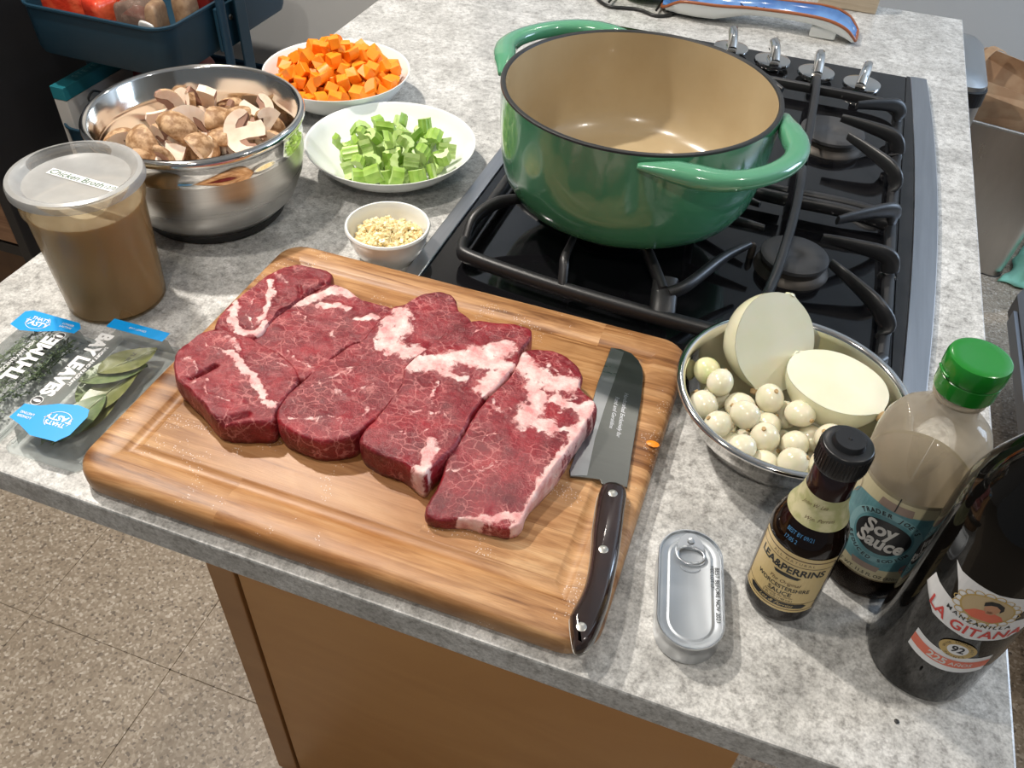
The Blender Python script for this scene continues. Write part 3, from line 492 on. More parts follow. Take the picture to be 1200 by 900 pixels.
def prism(o2, z0, z1, bev=0):
    bm = bmesh.new(); vs = [bm.verts.new((x, y, z0)) for x, y in o2]; f_ = bm.faces.new(vs)
    r = bmesh.ops.extrude_face_region(bm, geom=[f_]); bmesh.ops.translate(bm, vec=(0, 0, z1-z0), verts=[e for e in r['geom'] if isinstance(e, bmesh.types.BMVert)])
    if bev:
        bmesh.ops.bevel(bm, geom=[e for e in bm.edges if abs(e.verts[0].co.z-e.verts[1].co.z) < 1e-6], offset=bev, segments=3, profile=.5, affect='EDGES')
    return bm
bm_obj('blade', prism(BL, .0012, .0036, .0004), MT['blade'], kb)
art('bevel_face', [poly(BV)], MT['edge'], kb, lambda u, v_: (u, v_, .00375))
hs = spline([(x, y, 0) for x, y in HD], 6, True)
loops = []
cx_, cy_ = .0205, -.065
for s, z in ((.0016, .0005), (.0002, .002), (0, .0045), (0, .0088), (.0004, .0105), (.0018, .0128), (.0036, .0142), (.0052, .0148)):
    L_ = []
    for k, p in enumerate(hs):
        tn = (hs[(k+1) % len(hs)]-hs[k-1]).normalized(); q = p-Vector((tn.y, -tn.x, 0))*s*(-1)
        L_.append((q.x, q.y, z))
    loops.append(L_)
v, f = loft(loops); sharp(obj('handle', v, f, MT['handle'], kb, smooth=True), 50)
v, f = loft([[(p.x*1.0, p.y, z) for p in hs] for z in (.0040, .0046)])
cxm = sum(p.x for p in hs)/len(hs); cym = sum(p.y for p in hs)/len(hs)
obj('tang', [(cxm+(a-cxm)*1.03, cym+(b-cym)*1.006, c) for a, b, c in v], f, MT['rivet'], kb)
for x, y in ((.0152, -.0042), (.0222, -.0575), (.0250, -.124)):
    r_ = lathe_obj('rivet', [(0, .0125), (.0036, .0125), (.0036, .0149), (.003, .0152), (0, .0153)], MT['rivet'], kb, 20); r_.location = (x, y, 0)
an = math.atan2(-.0604, .0072)
art('engraved_lettering', [shift(text2d('Handcrafted Exclusively for', .0052, 0, .95, .3), -.0006, .0925, an), shift(text2d('Rand and Geraldine', .0052, 0, .95, .3), -.0079, .0925, an)], MT['strip'], kb, lambda u, v_: (u, v_, .00378))

# ------------------------------------------------------------------ cooktop
ck = empty('gas_cooktop', (-.06, 1.0, .0003), label='black glass gas cooktop with steel side trims set in the worktop', cat='cooktop')
def W_(x, y, z=0): return (x+.06, y-1.0, z)
box('glass_top', -.316+.06, .165+.06, .6475-1, 1.42-1, 0, .008, MT['glass_black'], ck, bev=.002)
box('left_trim', -.334+.06, -.3165+.06, .6475-1, 1.42-1, 0, .0095, MT['strip'], ck, bev=.0012)
inner = [(.1655+.0145*math.sin(PI*max(0, min(1, (y-.5)/1.0)))*1.0, y) for y in np.linspace(1.42, .6475, 25)]
outer = [(.186+.0225*math.sin(PI*max(0, min(1, (y-.52)/1.02))), y) for y in np.linspace(.6475, 1.42, 25)]
pl = outer+inner
vv = [(x+.06, y-1, 0) for x, y in pl]+[(x+.06, y-1, .0085) for x, y in pl]+[(x+.06+(.0008 if i >= 25 else -.0012), y-1, .0098) for i, (x, y) in enumerate(pl)]
n_ = len(pl); ff = [(i, (i+1) % n_, n_+(i+1) % n_, n_+i) for i in range(n_)]+[(n_+i, n_+(i+1) % n_, 2*n_+(i+1) % n_, 2*n_+i) for i in range(n_)]
ff += [(2*n_+i, 2*n_+i+1, 2*n_+n_-2-i, 2*n_+n_-1-i) for i in range(24)]
obj('right_trim', vv, ff, MT['strip'], ck)
vv = [(x+.06, y-1, z) for z in (0.0005, .0088) for x, y in [(.1640, .6475)]+[(a-.0004, b) for a, b in inner[::-1]]+[(.1640, 1.42)]]; n_ = len(vv)//2
obj('glass_margin', vv, [(i, (i+1) % n_, n_+(i+1) % n_, n_+i) for i in range(n_)]+[tuple(range(n_, 2*n_))], MT['black_pl'], ck)
for (x, y, s) in ((.052, .832, 1.0), (.068, 1.148, 1.15), (-.155, .84, 1.2), (-.155, 1.17, 1.0)):
    b0 = lathe_obj('burner_base', [(0, .008), (.041*s, .008), (.039*s, .012), (.034*s, .015), (.033*s, .021), (0, .021)], MT['burner_alu'], ck, 40); b0.location = W_(x, y)
    b1 = lathe_obj('burner_cap', [(0, .0212), (.035*s, .0212), (.037*s, .023), (.0365*s, .0265), (.032*s, .0285), (.008, .0275), (.006, .026), (0, .026)], MT['burner'], ck, 40); b1.location = W_(x, y)
    ig = lathe_obj('igniter', [(0, .008), (.004, .008), (.004, .022), (.002, .026), (0, .026)], MT['burner_alu'], ck, 12); ig.location = W_(x-.045*s, y+.004)
for (x, y, a) in ((-.106, 1.385, 10), (-.038, 1.365, 12), (.030, 1.350, 4), (.098, 1.338, -6)):
    k_ = empty('x', (0, 0, 0)); COL.objects.unlink(k_); bpy.data.objects.remove(k_)
    kn = lathe_obj('knob', [(0, .008), (.015, .008), (.015, .013), (.0270, .0135), (.0280, .016), (.0270, .0195), (.019, .0215), (0, .022)], MT['chrome'], ck, 36); kn.location = W_(x, y); kn.rotation_euler = (0, 0, math.radians(a))
    v, f = sweep([(0, -.024, .0235), (0, -.015, .030), (0, 0, .036), (0, .015, .037), (0, .025, .032)], .0150, .020, 12, power=2.4)
    sharp(obj('knob_grip', v, f, MT['chrome'], kn, smooth=True), 60)
# grates
def grate(loc, label, bars):
    g = empty('burner_grate', loc, label=label, cat='grate', group='cast iron grates on the cooktop')
    for nm, pts, w_, h_, tp in bars:
        P_ = spline([(x-loc[0], y-loc[1], z) for x, y, z in pts], 5)
        sweep_obj(nm, P_, w_, MT['grate'], g, h=h_, n=12, power=3.2, taper=(lambda t_: 1-.45*max(0, (t_-.55)/.45)) if tp else None)
    return g
def fing(tip, sh, x0, z1=.046, z2=.041):
    return ('finger', [(x0, sh[1]+(sh[1]-tip[1])*.18, .010), (x0, sh[1]+(sh[1]-tip[1])*.12, .024), (sh[0], sh[1], z2-.002), ((tip[0]+sh[0])/2, (tip[1]+sh[1])/2, z1-.002), (tip[0], tip[1], z1)], .0090, .019, True)
grate((-.06, .80, .0085), 'front cast iron grate that carries the near side of the green pot', [
 ('frame', [(-.286, .72, .018), (-.285, .700, .018), (-.268, .687, .018), (-.17, .674, .018), (-.06, .668, .018), (.05, .668, .018), (.13, .673, .018), (.150, .69, .016)], .012, .016, False),
 ('frame', [(-.286, .72, .018), (-.287, .80, .018), (-.284, .92, .018), (-.26, .94, .018)], .012, .016, False),
 ('frame', [(-.26, .94, .02), (-.1, .938, .022), (.03, .936, .022)], .011, .016, False),
 ('frame', [(.046, .937, .022), (.10, .938, .022), (.148, .936, .018)], .011, .016, False),
 ('frame', [(.150, .69, .012), (.152, .80, .012), (.150, .935, .014)], .012, .014, False),
 ('spine', [(.026, .668, .018), (.027, .685, .030), (.030, .705, .037), (.036, .76, .042), (.040, .85, .043), (.040, .93, .042), (.038, .985, .038)], .0105, .013, False),
 ('joint', [(-.060, .668, .018), (-.063, .682, .027), (-.067, .706, .036)], .026, .014, False),
 ('finger', [(-.066, .690, .034), (-.078, .71, .038), (-.098, .745, .041), (-.115, .77, .041)], .010, .014, True),
 ('finger', [(-.060, .688, .034), (-.045, .703, .038), (-.02, .758, .041), (.003, .794, .042)], .0095, .013, True),
 ('finger', [(-.165, .674, .018), (-.168, .686, .034), (-.171, .70, .040), (-.173, .75, .041)], .010, .014, True),
 ('finger', [(-.286, .715, .020), (-.285, .735, .034), (-.272, .762, .040), (-.250, .782, .041), (-.215, .80, .041)], .010, .014, True),
 ('finger', [(-.285, .88, .020), (-.27, .885, .036), (-.235, .87, .041), (-.21, .86, .041)], .010, .014, True),
 ('spine', [(-.062, .938, .022), (-.066, .90, .034), (-.060, .84, .038), (-.055, .80, .036)], .0095, .013, True),
 ('finger', [(-.066, .905, .034), (-.035, .893, .040), (.002, .877, .042)], .009, .012, True),
 ('finger', [(-.061, .84, .036), (-.03, .837, .040), (.013, .832, .042)], .009, .012, True),
 fing((.086, .873), (.143, .932), .150), fing((.073, .831), (.141, .836), .150), fing((.086, .787), (.136, .742), .150)])
grate((-.06, 1.1, .0085), 'rear cast iron grate nearest the row of steel knobs', [
 ('frame', [(-.26, .957, .018), (-.1, .955, .02), (.028, .955, .02)], .011, .016, False),
 ('frame', [(.046, .956, .02), (.10, .957, .02), (.148, .958, .016)], .011, .016, False),
 ('frame', [(.150, .962, .012), (.152, 1.1, .012), (.150, 1.25, .012)], .012, .014, False),
 ('frame', [(.150, 1.25, .014), (.12, 1.275, .014), (0, 1.278, .014), (-.15, 1.278, .014), (-.26, 1.275, .014), (-.283, 1.25, .014)], .012, .014, False),
 ('frame', [(-.283, 1.25, .018), (-.286, 1.1, .018), (-.284, .98, .018), (-.26, .957, .018)], .012, .016, False),
 ('spine', [(.038, 1.0, .038), (.037, 1.05, .042), (.035, 1.14, .043), (.033, 1.22, .041), (.031, 1.26, .034), (.030, 1.278, .016)], .0105, .013, False),
 fing((.089, 1.175), (.141, 1.212), .150), fing((.072, 1.128), (.139, 1.118), .150), fing((.084, 1.08), (.141, 1.030), .150),
 ('finger', [(-.065, .957, .02), (-.063, 1.0, .036), (-.02, 1.05, .041), (0, 1.08, .041)], .0095, .013, True),
 ('finger', [(-.17, .957, .02), (-.17, .98, .036), (-.17, 1.03, .041), (-.17, 1.09, .041)], .0095, .013, True),
 ('finger', [(-.07, 1.277, .016), (-.06, 1.25, .036), (-.03, 1.21, .041), (-.01, 1.19, .041)], .0095, .013, True),
 ('finger', [(-.17, 1.277, .016), (-.17, 1.25, .036), (-.17, 1.22, .041)], .0095, .013, True)])
# pot
pt = empty('dutch_oven', (-.1434, .834, .0575), label='large green enamelled dutch oven with cream interior, empty on the cooktop', cat='pot'); pt.scale = (.975, .975, 1.072)
lathe_obj('body', [(0, 0), (.106, 0), (.120, .0025), (.1315, .010), (.1395, .024), (.1438, .044), (.1460, .075), (.147, .108), (.1472, .1118)], MT['green'], pt, 128)
lathe_obj('rim', [(.1472, .1118), (.1468, .1135), (.1450, .1142), (.1425, .1138), (.1415, .1125)], MT['iron_rim'], pt, 128)
lathe_obj('interior', [(.1415, .1125), (.1405, .09), (.1385, .050), (.1345, .028), (.125, .013), (.108, .0065), (0, .005)], MT['cream'], pt, 128)
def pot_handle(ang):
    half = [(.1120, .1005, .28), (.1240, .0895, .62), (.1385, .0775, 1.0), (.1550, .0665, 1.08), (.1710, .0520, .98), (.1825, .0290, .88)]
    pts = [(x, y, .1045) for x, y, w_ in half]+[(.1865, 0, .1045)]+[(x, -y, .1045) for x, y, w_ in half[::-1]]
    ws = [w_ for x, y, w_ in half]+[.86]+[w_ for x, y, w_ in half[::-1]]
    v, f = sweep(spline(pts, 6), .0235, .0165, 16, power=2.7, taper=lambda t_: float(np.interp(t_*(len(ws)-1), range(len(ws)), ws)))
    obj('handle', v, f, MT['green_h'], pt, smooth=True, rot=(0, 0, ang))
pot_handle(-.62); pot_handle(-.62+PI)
# ------------------------------------------------------------------ bowls
def interp(tab, x):
    return float(np.interp(x, [a for a, b in tab], [b for a, b in tab]))
def pile(n, r, surf, Rmax, slope, seed, obst=(), cand=260, cxy=(0, 0)):
    rg = np.random.default_rng(seed); P_ = [list(o) for o in obst]; out = []
    for i in range(n):
        a = rg.random(cand)*2*PI; d = np.sqrt(rg.random(cand))*Rmax
        x, y = d*np.cos(a)+cxy[0], d*np.sin(a)+cxy[1]; rr = np.hypot(x, y)
        z = np.interp(rr, [s[0] for s in surf], [s[1] for s in surf])
        for (qx, qy, qz, qr) in P_:
            h2 = (r+qr)**2-((x-qx)**2+(y-qy)**2)
            z = np.maximum(z, np.where(h2 > 0, qz+np.sqrt(np.maximum(h2, 0)), -1))
        k = int(np.argmin(z+slope*d)); P_.append([x[k], y[k], z[k], r]); out.append((x[k], y[k], z[k]))
    return out
def support(prof, r):
    """centre height of a ball of radius r at distance d in a bowl with the inside profile prof"""
    d = np.linspace(0, prof[-1][0], 40); R_ = np.linspace(0, prof[-1][0], 200); Zb = np.array([interp(prof, q) for q in R_])
    return [(a, float(np.max(np.where(np.abs(R_-a) < r, Zb+np.sqrt(np.maximum(r*r-(R_-a)**2, 0)), 0)))) for a in d]
def proto(name, vf_or_bm, mats, smooth=False, idx=None, ang=40):
    if isinstance(vf_or_bm, tuple): me = M_(name, *vf_or_bm)
    else:
        me = bpy.data.meshes.new(name); bmesh.ops.recalc_face_normals(vf_or_bm, faces=vf_or_bm.faces[:]); vf_or_bm.to_mesh(me); vf_or_bm.free()
    for m_ in mats: me.materials.append(m_)
    if idx: me.polygons.foreach_set('material_index', idx)
    if smooth:
        me.polygons.foreach_set('use_smooth', [True]*len(me.polygons)); me.set_sharp_from_angle(angle=math.radians(ang))
    return me
def put(name, me, base, p, rot, label, cat, group, sc=1):
    o = bpy.data.objects.new(name, me); COL.objects.link(o); o.location = (base[0]+p[0], base[1]+p[1], base[2]+p[2]+ZC); o.rotation_euler = rot
    o.scale = (sc,)*3 if isinstance(sc, (int, float)) else sc
    return tag(o, label, cat, group)

# steel bowl of mushrooms
mb = (-.592, .697, .0003)
t = empty('mixing_bowl', mb, label='large steel mixing bowl with black base, full of cut mushrooms', cat='bowl')
lathe_obj('shell', [(.062, .008), (.078, .012), (.094, .028), (.1045, .052), (.1085, .074), (.1092, .090), (.1100, .0925), (.1098, .0955), (.1095, .110), (.1128, .1125), (.1150, .1160), (.1150, .1195), (.1130, .1222), (.1095, .1225), (.1070, .1195), (.1068, .100), (.1035, .0960), (.1030, .090), (.1015, .052), (.0925, .029), (.077, .0135), (.05, .010), (0, .010)], MT['brushed'], t, 128, ang=60)
sh = t.children[0].data; sh.materials.append(MT['chrome']); sh.materials.append(MT['chrome_in'])
for p in sh.polygons:
    zc = sum(sh.vertices[i].co.z for i in p.vertices)/len(p.vertices); k = p.index//128
    p.material_index = 0 if k < 5 else (1 if k < 14 else 2)
lathe_obj('base_pad', [(0, 0), (.066, 0), (.078, .004), (.0805, .012), (.079, .0155), (.074, .0115), (.06, .0075), (0, .0075)], MT['rubber'], t, 64)
# mushroom pieces
def mush_slice(th, w=1.0, h=1.0, stem=1.0, whole=True):
    """slice: cap crescent, stem; face in local XY, thickness Z"""
    R = .026*w
    outer = [(R*math.cos(a), .021*h*math.sin(a)**.9 if a not in (0, PI) else 0) for a in [PI*i/16 for i in range(17)]]
    left = [(-R, 0), (-R*.93, -.005), (-R*.80, -.0065), (-R*.70, -.002), (-R*.62, .004), (-R*.42, .0085), (-.0065, .0095)]
    stm = [(-.006, .0), (-.0065*stem, -.010), (-.007*stem, -.017), (0, -.019), (.007*stem, -.017), (.0065*stem, -.010), (.006, .0)]
    right = [(-x, y) for x, y in left[::-1]]
    o2 = outer+left[1:]+stm+right[:-1]
    v, f, ix = [], [], []; n = len(o2)
    bm = bmesh.new(); vs = [bm.verts.new((x, y, -th/2)) for x, y in o2]; fa = bm.faces.new(vs); fa.material_index = 0
    r = bmesh.ops.extrude_face_region(bm, geom=[fa]); bmesh.ops.translate(bm, vec=(0, 0, th), verts=[e for e in r['geom'] if isinstance(e, bmesh.types.BMVert)])
    bm.normal_update()
    for q in bm.faces:
        if abs(q.normal.z) < .5:
            c = q.calc_center_median(); q.material_index = 1 if (c.y > .0005 and (c.x/R)**2+(c.y/(.021*h))**2 > .8) else (2 if abs(c.x) > .008 else 0)
    bmesh.ops.triangulate(bm, faces=[q for q in bm.faces if len(q.verts) > 4])
    # gills: a thinner dark wedge between cap and stem on both sides
    for s in (1, -1):
        gp = [(s*R*.80, -.0068), (s*R*.66, -.0015), (s*R*.60, .0045), (s*R*.40, .0090), (s*.0060, .0100), (s*.0058, .003), (s*.012, .0005), (s*R*.60, -.005)]
        for zz in (th/2-.0005, -th/2+.0005):
            q = bm.faces.new([bm.verts.new((x, y, zz)) for x, y in gp]); q.material_index = 2; bmesh.ops.triangulate(bm, faces=[q])
    me = bpy.data.meshes.new('mushroom_slice'); bm.normal_update(); bm.to_mesh(me); bm.free()
    for k in ('mfl', 'msk', 'mgl'): me.materials.append(MT[k])
    # slight bend
    for vv_ in me.vertices: vv_.co.z += 6*(vv_.co.x**2)+2*(vv_.co.y*vv_.co.x)
    return me
def mush_half(sc=1, quarter=False):
    """half or quarter of a cap, brown dome outside, pale cut face with gill arc"""
    prof = [(0, .021), (.009, .0203), (.017, .0165), (.0225, .0105), (.0255, .003), (.0248, -.003), (.020, -.005), (.016, 0), (.012, .006), (.007, .0085), (.0065, -.001), (.007, -.012), (0, -.013)]
    a1 = PI/2*1.1 if quarter else PI
    n = 12; v, f = lathe(prof, n, 0, a1); L = len(v)
    bm = bmesh.new(); bv = [bm.verts.new(a) for a in v]; ix = []
    for g in f:
        q = bm.faces.new([bv[i] for i in g]); rr = max(math.hypot(*v[i][:2]) for i in g); zz = sum(v[i][2] for i in g)/len(g)
        q.material_index = 1 if (zz > .0035 and (rr/.0262)**2+(zz/.022)**2 > .72) or (rr > .0235) else (2 if rr > .0075 else 3)
        q.smooth = True
    for ang in (0, a1):
        pts = [(r_*math.cos(ang), r_*math.sin(ang), z) for r_, z in prof]
        q = bm.faces.new([bm.verts.new(p) for p in pts]); q.material_index = 0
        bmesh.ops.triangulate(bm, faces=[q])
    me = bpy.data.meshes.new('mushroom_chunk'); bmesh.ops.recalc_face_normals(bm, faces=bm.faces[:]); bm.to_mesh(me); bm.free()
    for k in ('mfl', 'msk', 'mgl', 'mwh'): me.materials.append(MT[k])
    return me
SL = [mush_slice(.0055), mush_slice(.0075, .9, 1.1, 1.2), mush_slice(.0045, 1.05, .95, .8), mush_slice(.008, .8, 1.0, 1.1)]
HF = [mush_half(), mush_half(1, True)]
rg = random.Random(21)
inner_m = [(0, .010), (.05, .010), (.077, .0135), (.0925, .029), (.103, .052), (.1052, .09), (.1082, .12)]
ps = pile(165, .0155, support(inner_m, .024), .083, .05, 5)
for i, p in enumerate(ps):
    k = rg.random()
    if p[2] > .102: continue
    low_ = .62 if p[2] < .052 else (.85 if math.hypot(p[0], p[1]) > .07 else 1)
    if k < .66:
        s_ = rg.choice((1, -1)); tilt = rg.gauss(.55, .40)
        put('mushroom_slice', SL[rg.randrange(4)], mb, p, Euler((tilt*s_+(.2), rg.gauss(0, .45), rg.random()*6.28)), 'thin pale slice of brown-edged mushroom piled in the steel bowl', 'mushroom', 'mushroom slices in the steel bowl', rg.uniform(.95, 1.25)*low_)
    else:
        put('mushroom_chunk', HF[rg.randrange(2)], mb, p, Euler((rg.gauss(.5, .9), rg.gauss(0, .9), rg.random()*6.28)), 'thick brown-capped mushroom chunk piled in the steel bowl', 'mushroom', 'mushroom chunks in the steel bowl', rg.uniform(.85, 1.1)*low_)

# white shallow bowls
def coupe(name, loc, R_, H_, label, cat, base=.5):
    t_ = empty(name, loc, label=label, cat=cat)
    o_ = [(R_*a, H_*b) for a, b in ((0, .07), (base-.05, .07), (base-.03, 0), (base, 0), (base+.02, .06), (.68, .22), (.84, .48), (.95, .78), (.992, .96), (1.0, .985), (.998, 1.0), (.985, .998), (.97, .97), (.925, .78), (.81, .50), (.66, .27), (.5, .15), (.3, .125), (0, .12))]
    lathe_obj('body', o_, MT['white'], t_, 96)
    return [(R_*a, H_*b) for a, b in ((0, .12), (.3, .125), (.5, .15), (.66, .27), (.81, .50), (.925, .78), (.985, 1.0))]
cb = (-.592, .998, .0003)
inner_c = coupe('serving_bowl', cb, .100, .047, 'white shallow bowl heaped with orange diced carrot', 'bowl')
def dice(seed, s=.0076):
    r_ = random.Random(seed); bm = box_bm(-s*r_.uniform(.8, 1.15), s*r_.uniform(.8, 1.15), -s*r_.uniform(.85, 1.1), s*r_.uniform(.85, 1.1), -s*r_.uniform(.8, 1.05), s*r_.uniform(.8, 1.05))
    for v_ in bm.verts: v_.co += Vector([r_.uniform(-.22, .22)*s for _ in range(3)])
    bmesh.ops.bevel(bm, geom=bm.edges[:], offset=.0006, segments=1, affect='EDGES'); return proto('carrot_dice', bm, [MT['carrot']])
def wedge(R0, R1, ang, h):
    n = 6; L0 = [(0, 0)]+[(R0*math.cos(ang*i/n), R0*math.sin(ang*i/n)) for i in range(n+1)]
    lo = [[(x-R0*.4, y-R0*.4, -h/2) for x, y in L0], [(x*R1/R0-R0*.4, y*R1/R0-R0*.4, h/2) for x, y in L0]]
    return proto('carrot_wedge', loft(lo), [MT['carrot']], True, ang=30)
CV = [dice(1), dice(2), dice(3), dice(4), wedge(.0155, .0135, PI/2, .015), wedge(.0135, .0125, PI/2*1.3, .014), wedge(.0115, .0105, PI, .014)]
rg = random.Random(4)
for p in pile(200, .0083, support(inner_c, .0105), .080, .50, 2):
    put('diced_carrot', CV[rg.randrange(7)], cb, p, Euler([rg.random()*6.28 for _ in range(3)]), 'small orange chunk of diced carrot heaped in the white bowl', 'carrot', 'diced carrots in the white bowl', rg.uniform(.92, 1.14))
eb = (-.4454, .861, .0003)
inner_e = coupe('serving_bowl', eb, .1045, .038, 'white shallow bowl holding pale green cut celery', 'bowl')
def cel(R_, th, L_, ang, ribs=5):
    n = 10; o2 = []
    for i in range(n+1):
        a = -ang/2+ang*i/n; q = R_*(1+.05*math.cos(ribs*2*PI*i/n)); o2.append((q*math.cos(a), q*math.sin(a)))
    m_ = len(o2)
    for i in range(n, -1, -1):
        a = -ang/2+ang*i/n; q = R_-th*(1-.45*abs(i/n-.5)*2); o2.append((q*math.cos(a), q*math.sin(a)))
    lo = [[(x-R_*.6, y, -L_/2) for x, y in o2], [(x*.97-R_*.6, y*.97, L_/2) for x, y in o2]]
    v, f = loft(lo, True, True); n2 = len(o2)
    idx = [0 if (i % n2) < n else 1 for i in range(n2)]+[1, 1]
    bm = bmesh.new(); bv = [bm.verts.new(a) for a in v]
    for g, i in zip(f, idx):
        q = bm.faces.new([bv[k] for k in g]); q.material_index = i
    bmesh.ops.triangulate(bm, faces=[q for q in bm.faces if len(q.verts) > 4])
    me = bpy.data.meshes.new('celery_piece'); bm.to_mesh(me); bm.free()
    me.materials.append(MT['celery']); me.materials.append(MT['celery_in'])
    me.polygons.foreach_set('use_smooth', [True]*len(me.polygons)); me.set_sharp_from_angle(angle=math.radians(50)); return me
EV = [cel(.0100, .0080, .016, PI*.85), cel(.0085, .0070, .015, PI*1.05), cel(.0110, .0075, .015, PI*.66), cel(.0078, .0066, .019, PI*.95), cel(.0095, .0075, .012, PI*1.15)]
rg = random.Random(9)
for p in pile(66, .0104, support(inner_e, .0100), .070, .32, 12, cxy=(.006, -.008)):
    put('celery_piece', EV[rg.randrange(5)], eb, p, Euler((rg.choice((PI/2, PI/2, .2))+rg.gauss(0, .35), rg.gauss(0, .4), rg.random()*6.28)), 'short ridged piece of cut green celery in the white bowl', 'celery', 'cut celery pieces in the white bowl', rg.uniform(1.08, 1.30))
# garlic dish
gb = (-.3675, .691, .0003)
t = empty('pinch_bowl', gb, label='tiny white bowl of minced garlic behind the cutting board', cat='bowl')
lathe_obj('body', [(0, .003), (.024, .003), (.026, 0), (.029, 0), (.031, .003), (.037, .012), (.0415, .024), (.0435, .034), (.0455, .0365), (.046, .0385), (.0450, .0405), (.0430, .0405), (.0415, .038), (.0400, .030), (.0365, .017), (.030, .008), (.018, .006), (0, .006)], MT['white'], t, 72)
rg = random.Random(3); gp = []
for i in range(620):
    d = math.sqrt(rg.random())*.036; a = rg.random()*6.28; top = .0255+.009*math.exp(-((d*math.cos(a)-.003)**2+(d*math.sin(a)-.004)**2)/.0005)+.002*math.sin(a*3)
    z = top-rg.random()*.005; s_ = rg.uniform(.0013, .0026)
    if d > .034: z -= .001
    R_ = Euler([rg.random()*6.28 for _ in range(3)]).to_matrix()
    vs = [R_@Vector((x*s_*rg.uniform(.7, 1.4), y*s_*rg.uniform(.6, 1.2), zz*s_*rg.uniform(.6, 1.1))) for x in (-1, 1) for y in (-1, 1) for zz in (-1, 1)]
    gp.append(([(q.x+d*math.cos(a), q.y+d*math.sin(a), q.z+z) for q in vs], [(0, 1, 3, 2), (4, 6, 7, 5), (0, 4, 5, 1), (2, 3, 7, 6), (0, 2, 6, 4), (1, 5, 7, 3)]))
gp.append(lathe([(0, .0062), (.028, .0085), (.034, .016), (.0345, .021), (.012, .028), (0, .029)], 24))
v, f = join(gp)
obj('minced_garlic', v, f, MT['garlic'], None, loc=gb, label='mound of finely minced garlic in the tiny white bowl', cat='garlic', kind='stuff')
# onion bowl
ob = (.0698, .574, .0003)
t = empty('mixing_bowl', ob, label='small shiny steel bowl holding peeled onions beside the bottles', cat='bowl')
lathe_obj('shell', [(0, 0), (.040, 0), (.048, .001), (.060, .006), (.075, .018), (.086, .035), (.0925, .053), (.0965, .0562), (.0988, .0585), (.0988, .0608), (.0965, .0622), (.0932, .0618), (.0912, .059), (.0908, .053), (.0845, .0355), (.074, .0195), (.059, .0075), (.047, .0025), (0, .002)], MT['chrome'], t, 128, ang=60)
inner_o = [(0, .002), (.047, .0025), (.059, .0075), (.074, .0195), (.0845, .0355), (.0908, .053), (.094, .062)]
def pearl(seed, mat):
    r_ = random.Random(seed); R_ = .0122; pr = [(0, -R_*1.0)]+[(R_*math.sin(a)*(1+.02*r_.random()), -R_*math.cos(a)*(1.02 if a < 2 else 1.12)) for a in [PI*i/14 for i in range(1, 13)]]+[(R_*.16, R_*1.10), (R_*.14, R_*1.22), (0, R_*1.20)]
    v, f = lathe(pr, 22); idx = [1 if max(v[i][2] for i in g) > R_*1.13 else 0 for g in f]
    return proto('pearl_onion', (v, f), [MT[mat], MT['tip' if mat == 'pearl' else 'sprout']], True, idx, 60)
PV = [pearl(1, 'pearl'), pearl(2, 'pearl'), pearl(3, 'pearl'), pearl(4, 'pearl_y')]
hO = [(-.030, .048, .058, .040), (.040, .020, .052, .030), (.060, .000, .050, .026), (.025, .045, .052, .034)]
rg = random.Random(6)
for p in pile(50, .0119, support(inner_o, .0119), .078, -.06, 3, obst=hO, cand=320):
    if p[2] > .054: continue
    yl = rg.random() < .14
    put('pearl_onion', PV[3] if yl else PV[rg.randrange(3)], ob, p, Euler((rg.gauss(.3, .8), rg.gauss(0, .8), rg.random()*6.28)),
        'small round yellowish-green peeled pearl onion in the steel bowl' if yl else 'small round white peeled pearl onion in the steel bowl', 'onion', 'greenish pearl onions in the steel bowl' if yl else 'white pearl onions in the steel bowl', (rg.uniform(.9, 1.08), rg.uniform(.9, 1.08), rg.uniform(.85, 1.05)))
def onion_half(loc, nrm, axis, label, R_=.043, L_=.046):
    nrm = Vector(nrm).normalized(); ax = (Vector(axis)-nrm*Vector(axis).dot(nrm)).normalized(); yy = nrm.cross(ax)
    pr = [(-L_*1.04, .0015), (-L_*.98, .006), (-L_*.88, .019), (-L_*.70, .031), (-L_*.40, .040), (0, .043), (L_*.4, .0395), (L_*.7, .029), (L_*.87, .017), (L_*.95, .007), (L_*1.0, .003)]
    pr = [(p.x, max(.001, p.y)) for p in spline([(a, b_, 0) for a, b_ in pr], 4)]
    V, F = [], []; n = 28
    for x, r_ in pr:
        for i in range(n+1):
            a = PI+PI*i/n; V.append((x, r_*R_/.043*math.cos(a), r_*R_/.043*math.sin(a)))
    m_ = n+1
    for k in range(len(pr)-1):
        for i in range(n): F.append((k*m_+i, (k+1)*m_+i, (k+1)*m_+i+1, k*m_+i+1))
    F += [tuple(range(m_-1, -1, -1)), tuple(range((len(pr)-1)*m_, len(pr)*m_))]
    t_ = empty('onion_half', loc, label=label, cat='onion'); t_.rotation_euler = Matrix((ax, yy, nrm)).transposed().to_euler()
    bd_ = obj('layers', V, F, MT['onion'], t_, smooth=True); sharp(bd_, 60)
    up_ = [(x, r_*R_/.043*.997) for x, r_ in pr]; face = [(x, r_, 0) for x, r_ in up_]+[(x, -r_, 0) for x, r_ in up_[::-1]]
    bm = bmesh.new(); q = bm.faces.new([bm.verts.new(p) for p in face]); bmesh.ops.inset_region(bm, faces=[q], thickness=.0026, depth=.0010)
    bm_obj('cut_face', bm, MT['onion_cut'], t_).location = (0, 0, .0002)
    for s_, l_ in ((1, .004), (-1, .002)):
        lathe_obj('root_plate' if s_ > 0 else 'neck', [(0, 0), (.005, 0), (.0042, l_), (0, l_*1.1)], MT['tip' if s_ > 0 else 'onion'], t_, 14, rot=(0, s_*PI/2, 0), loc=(s_*L_*.985, 0, -.0035))
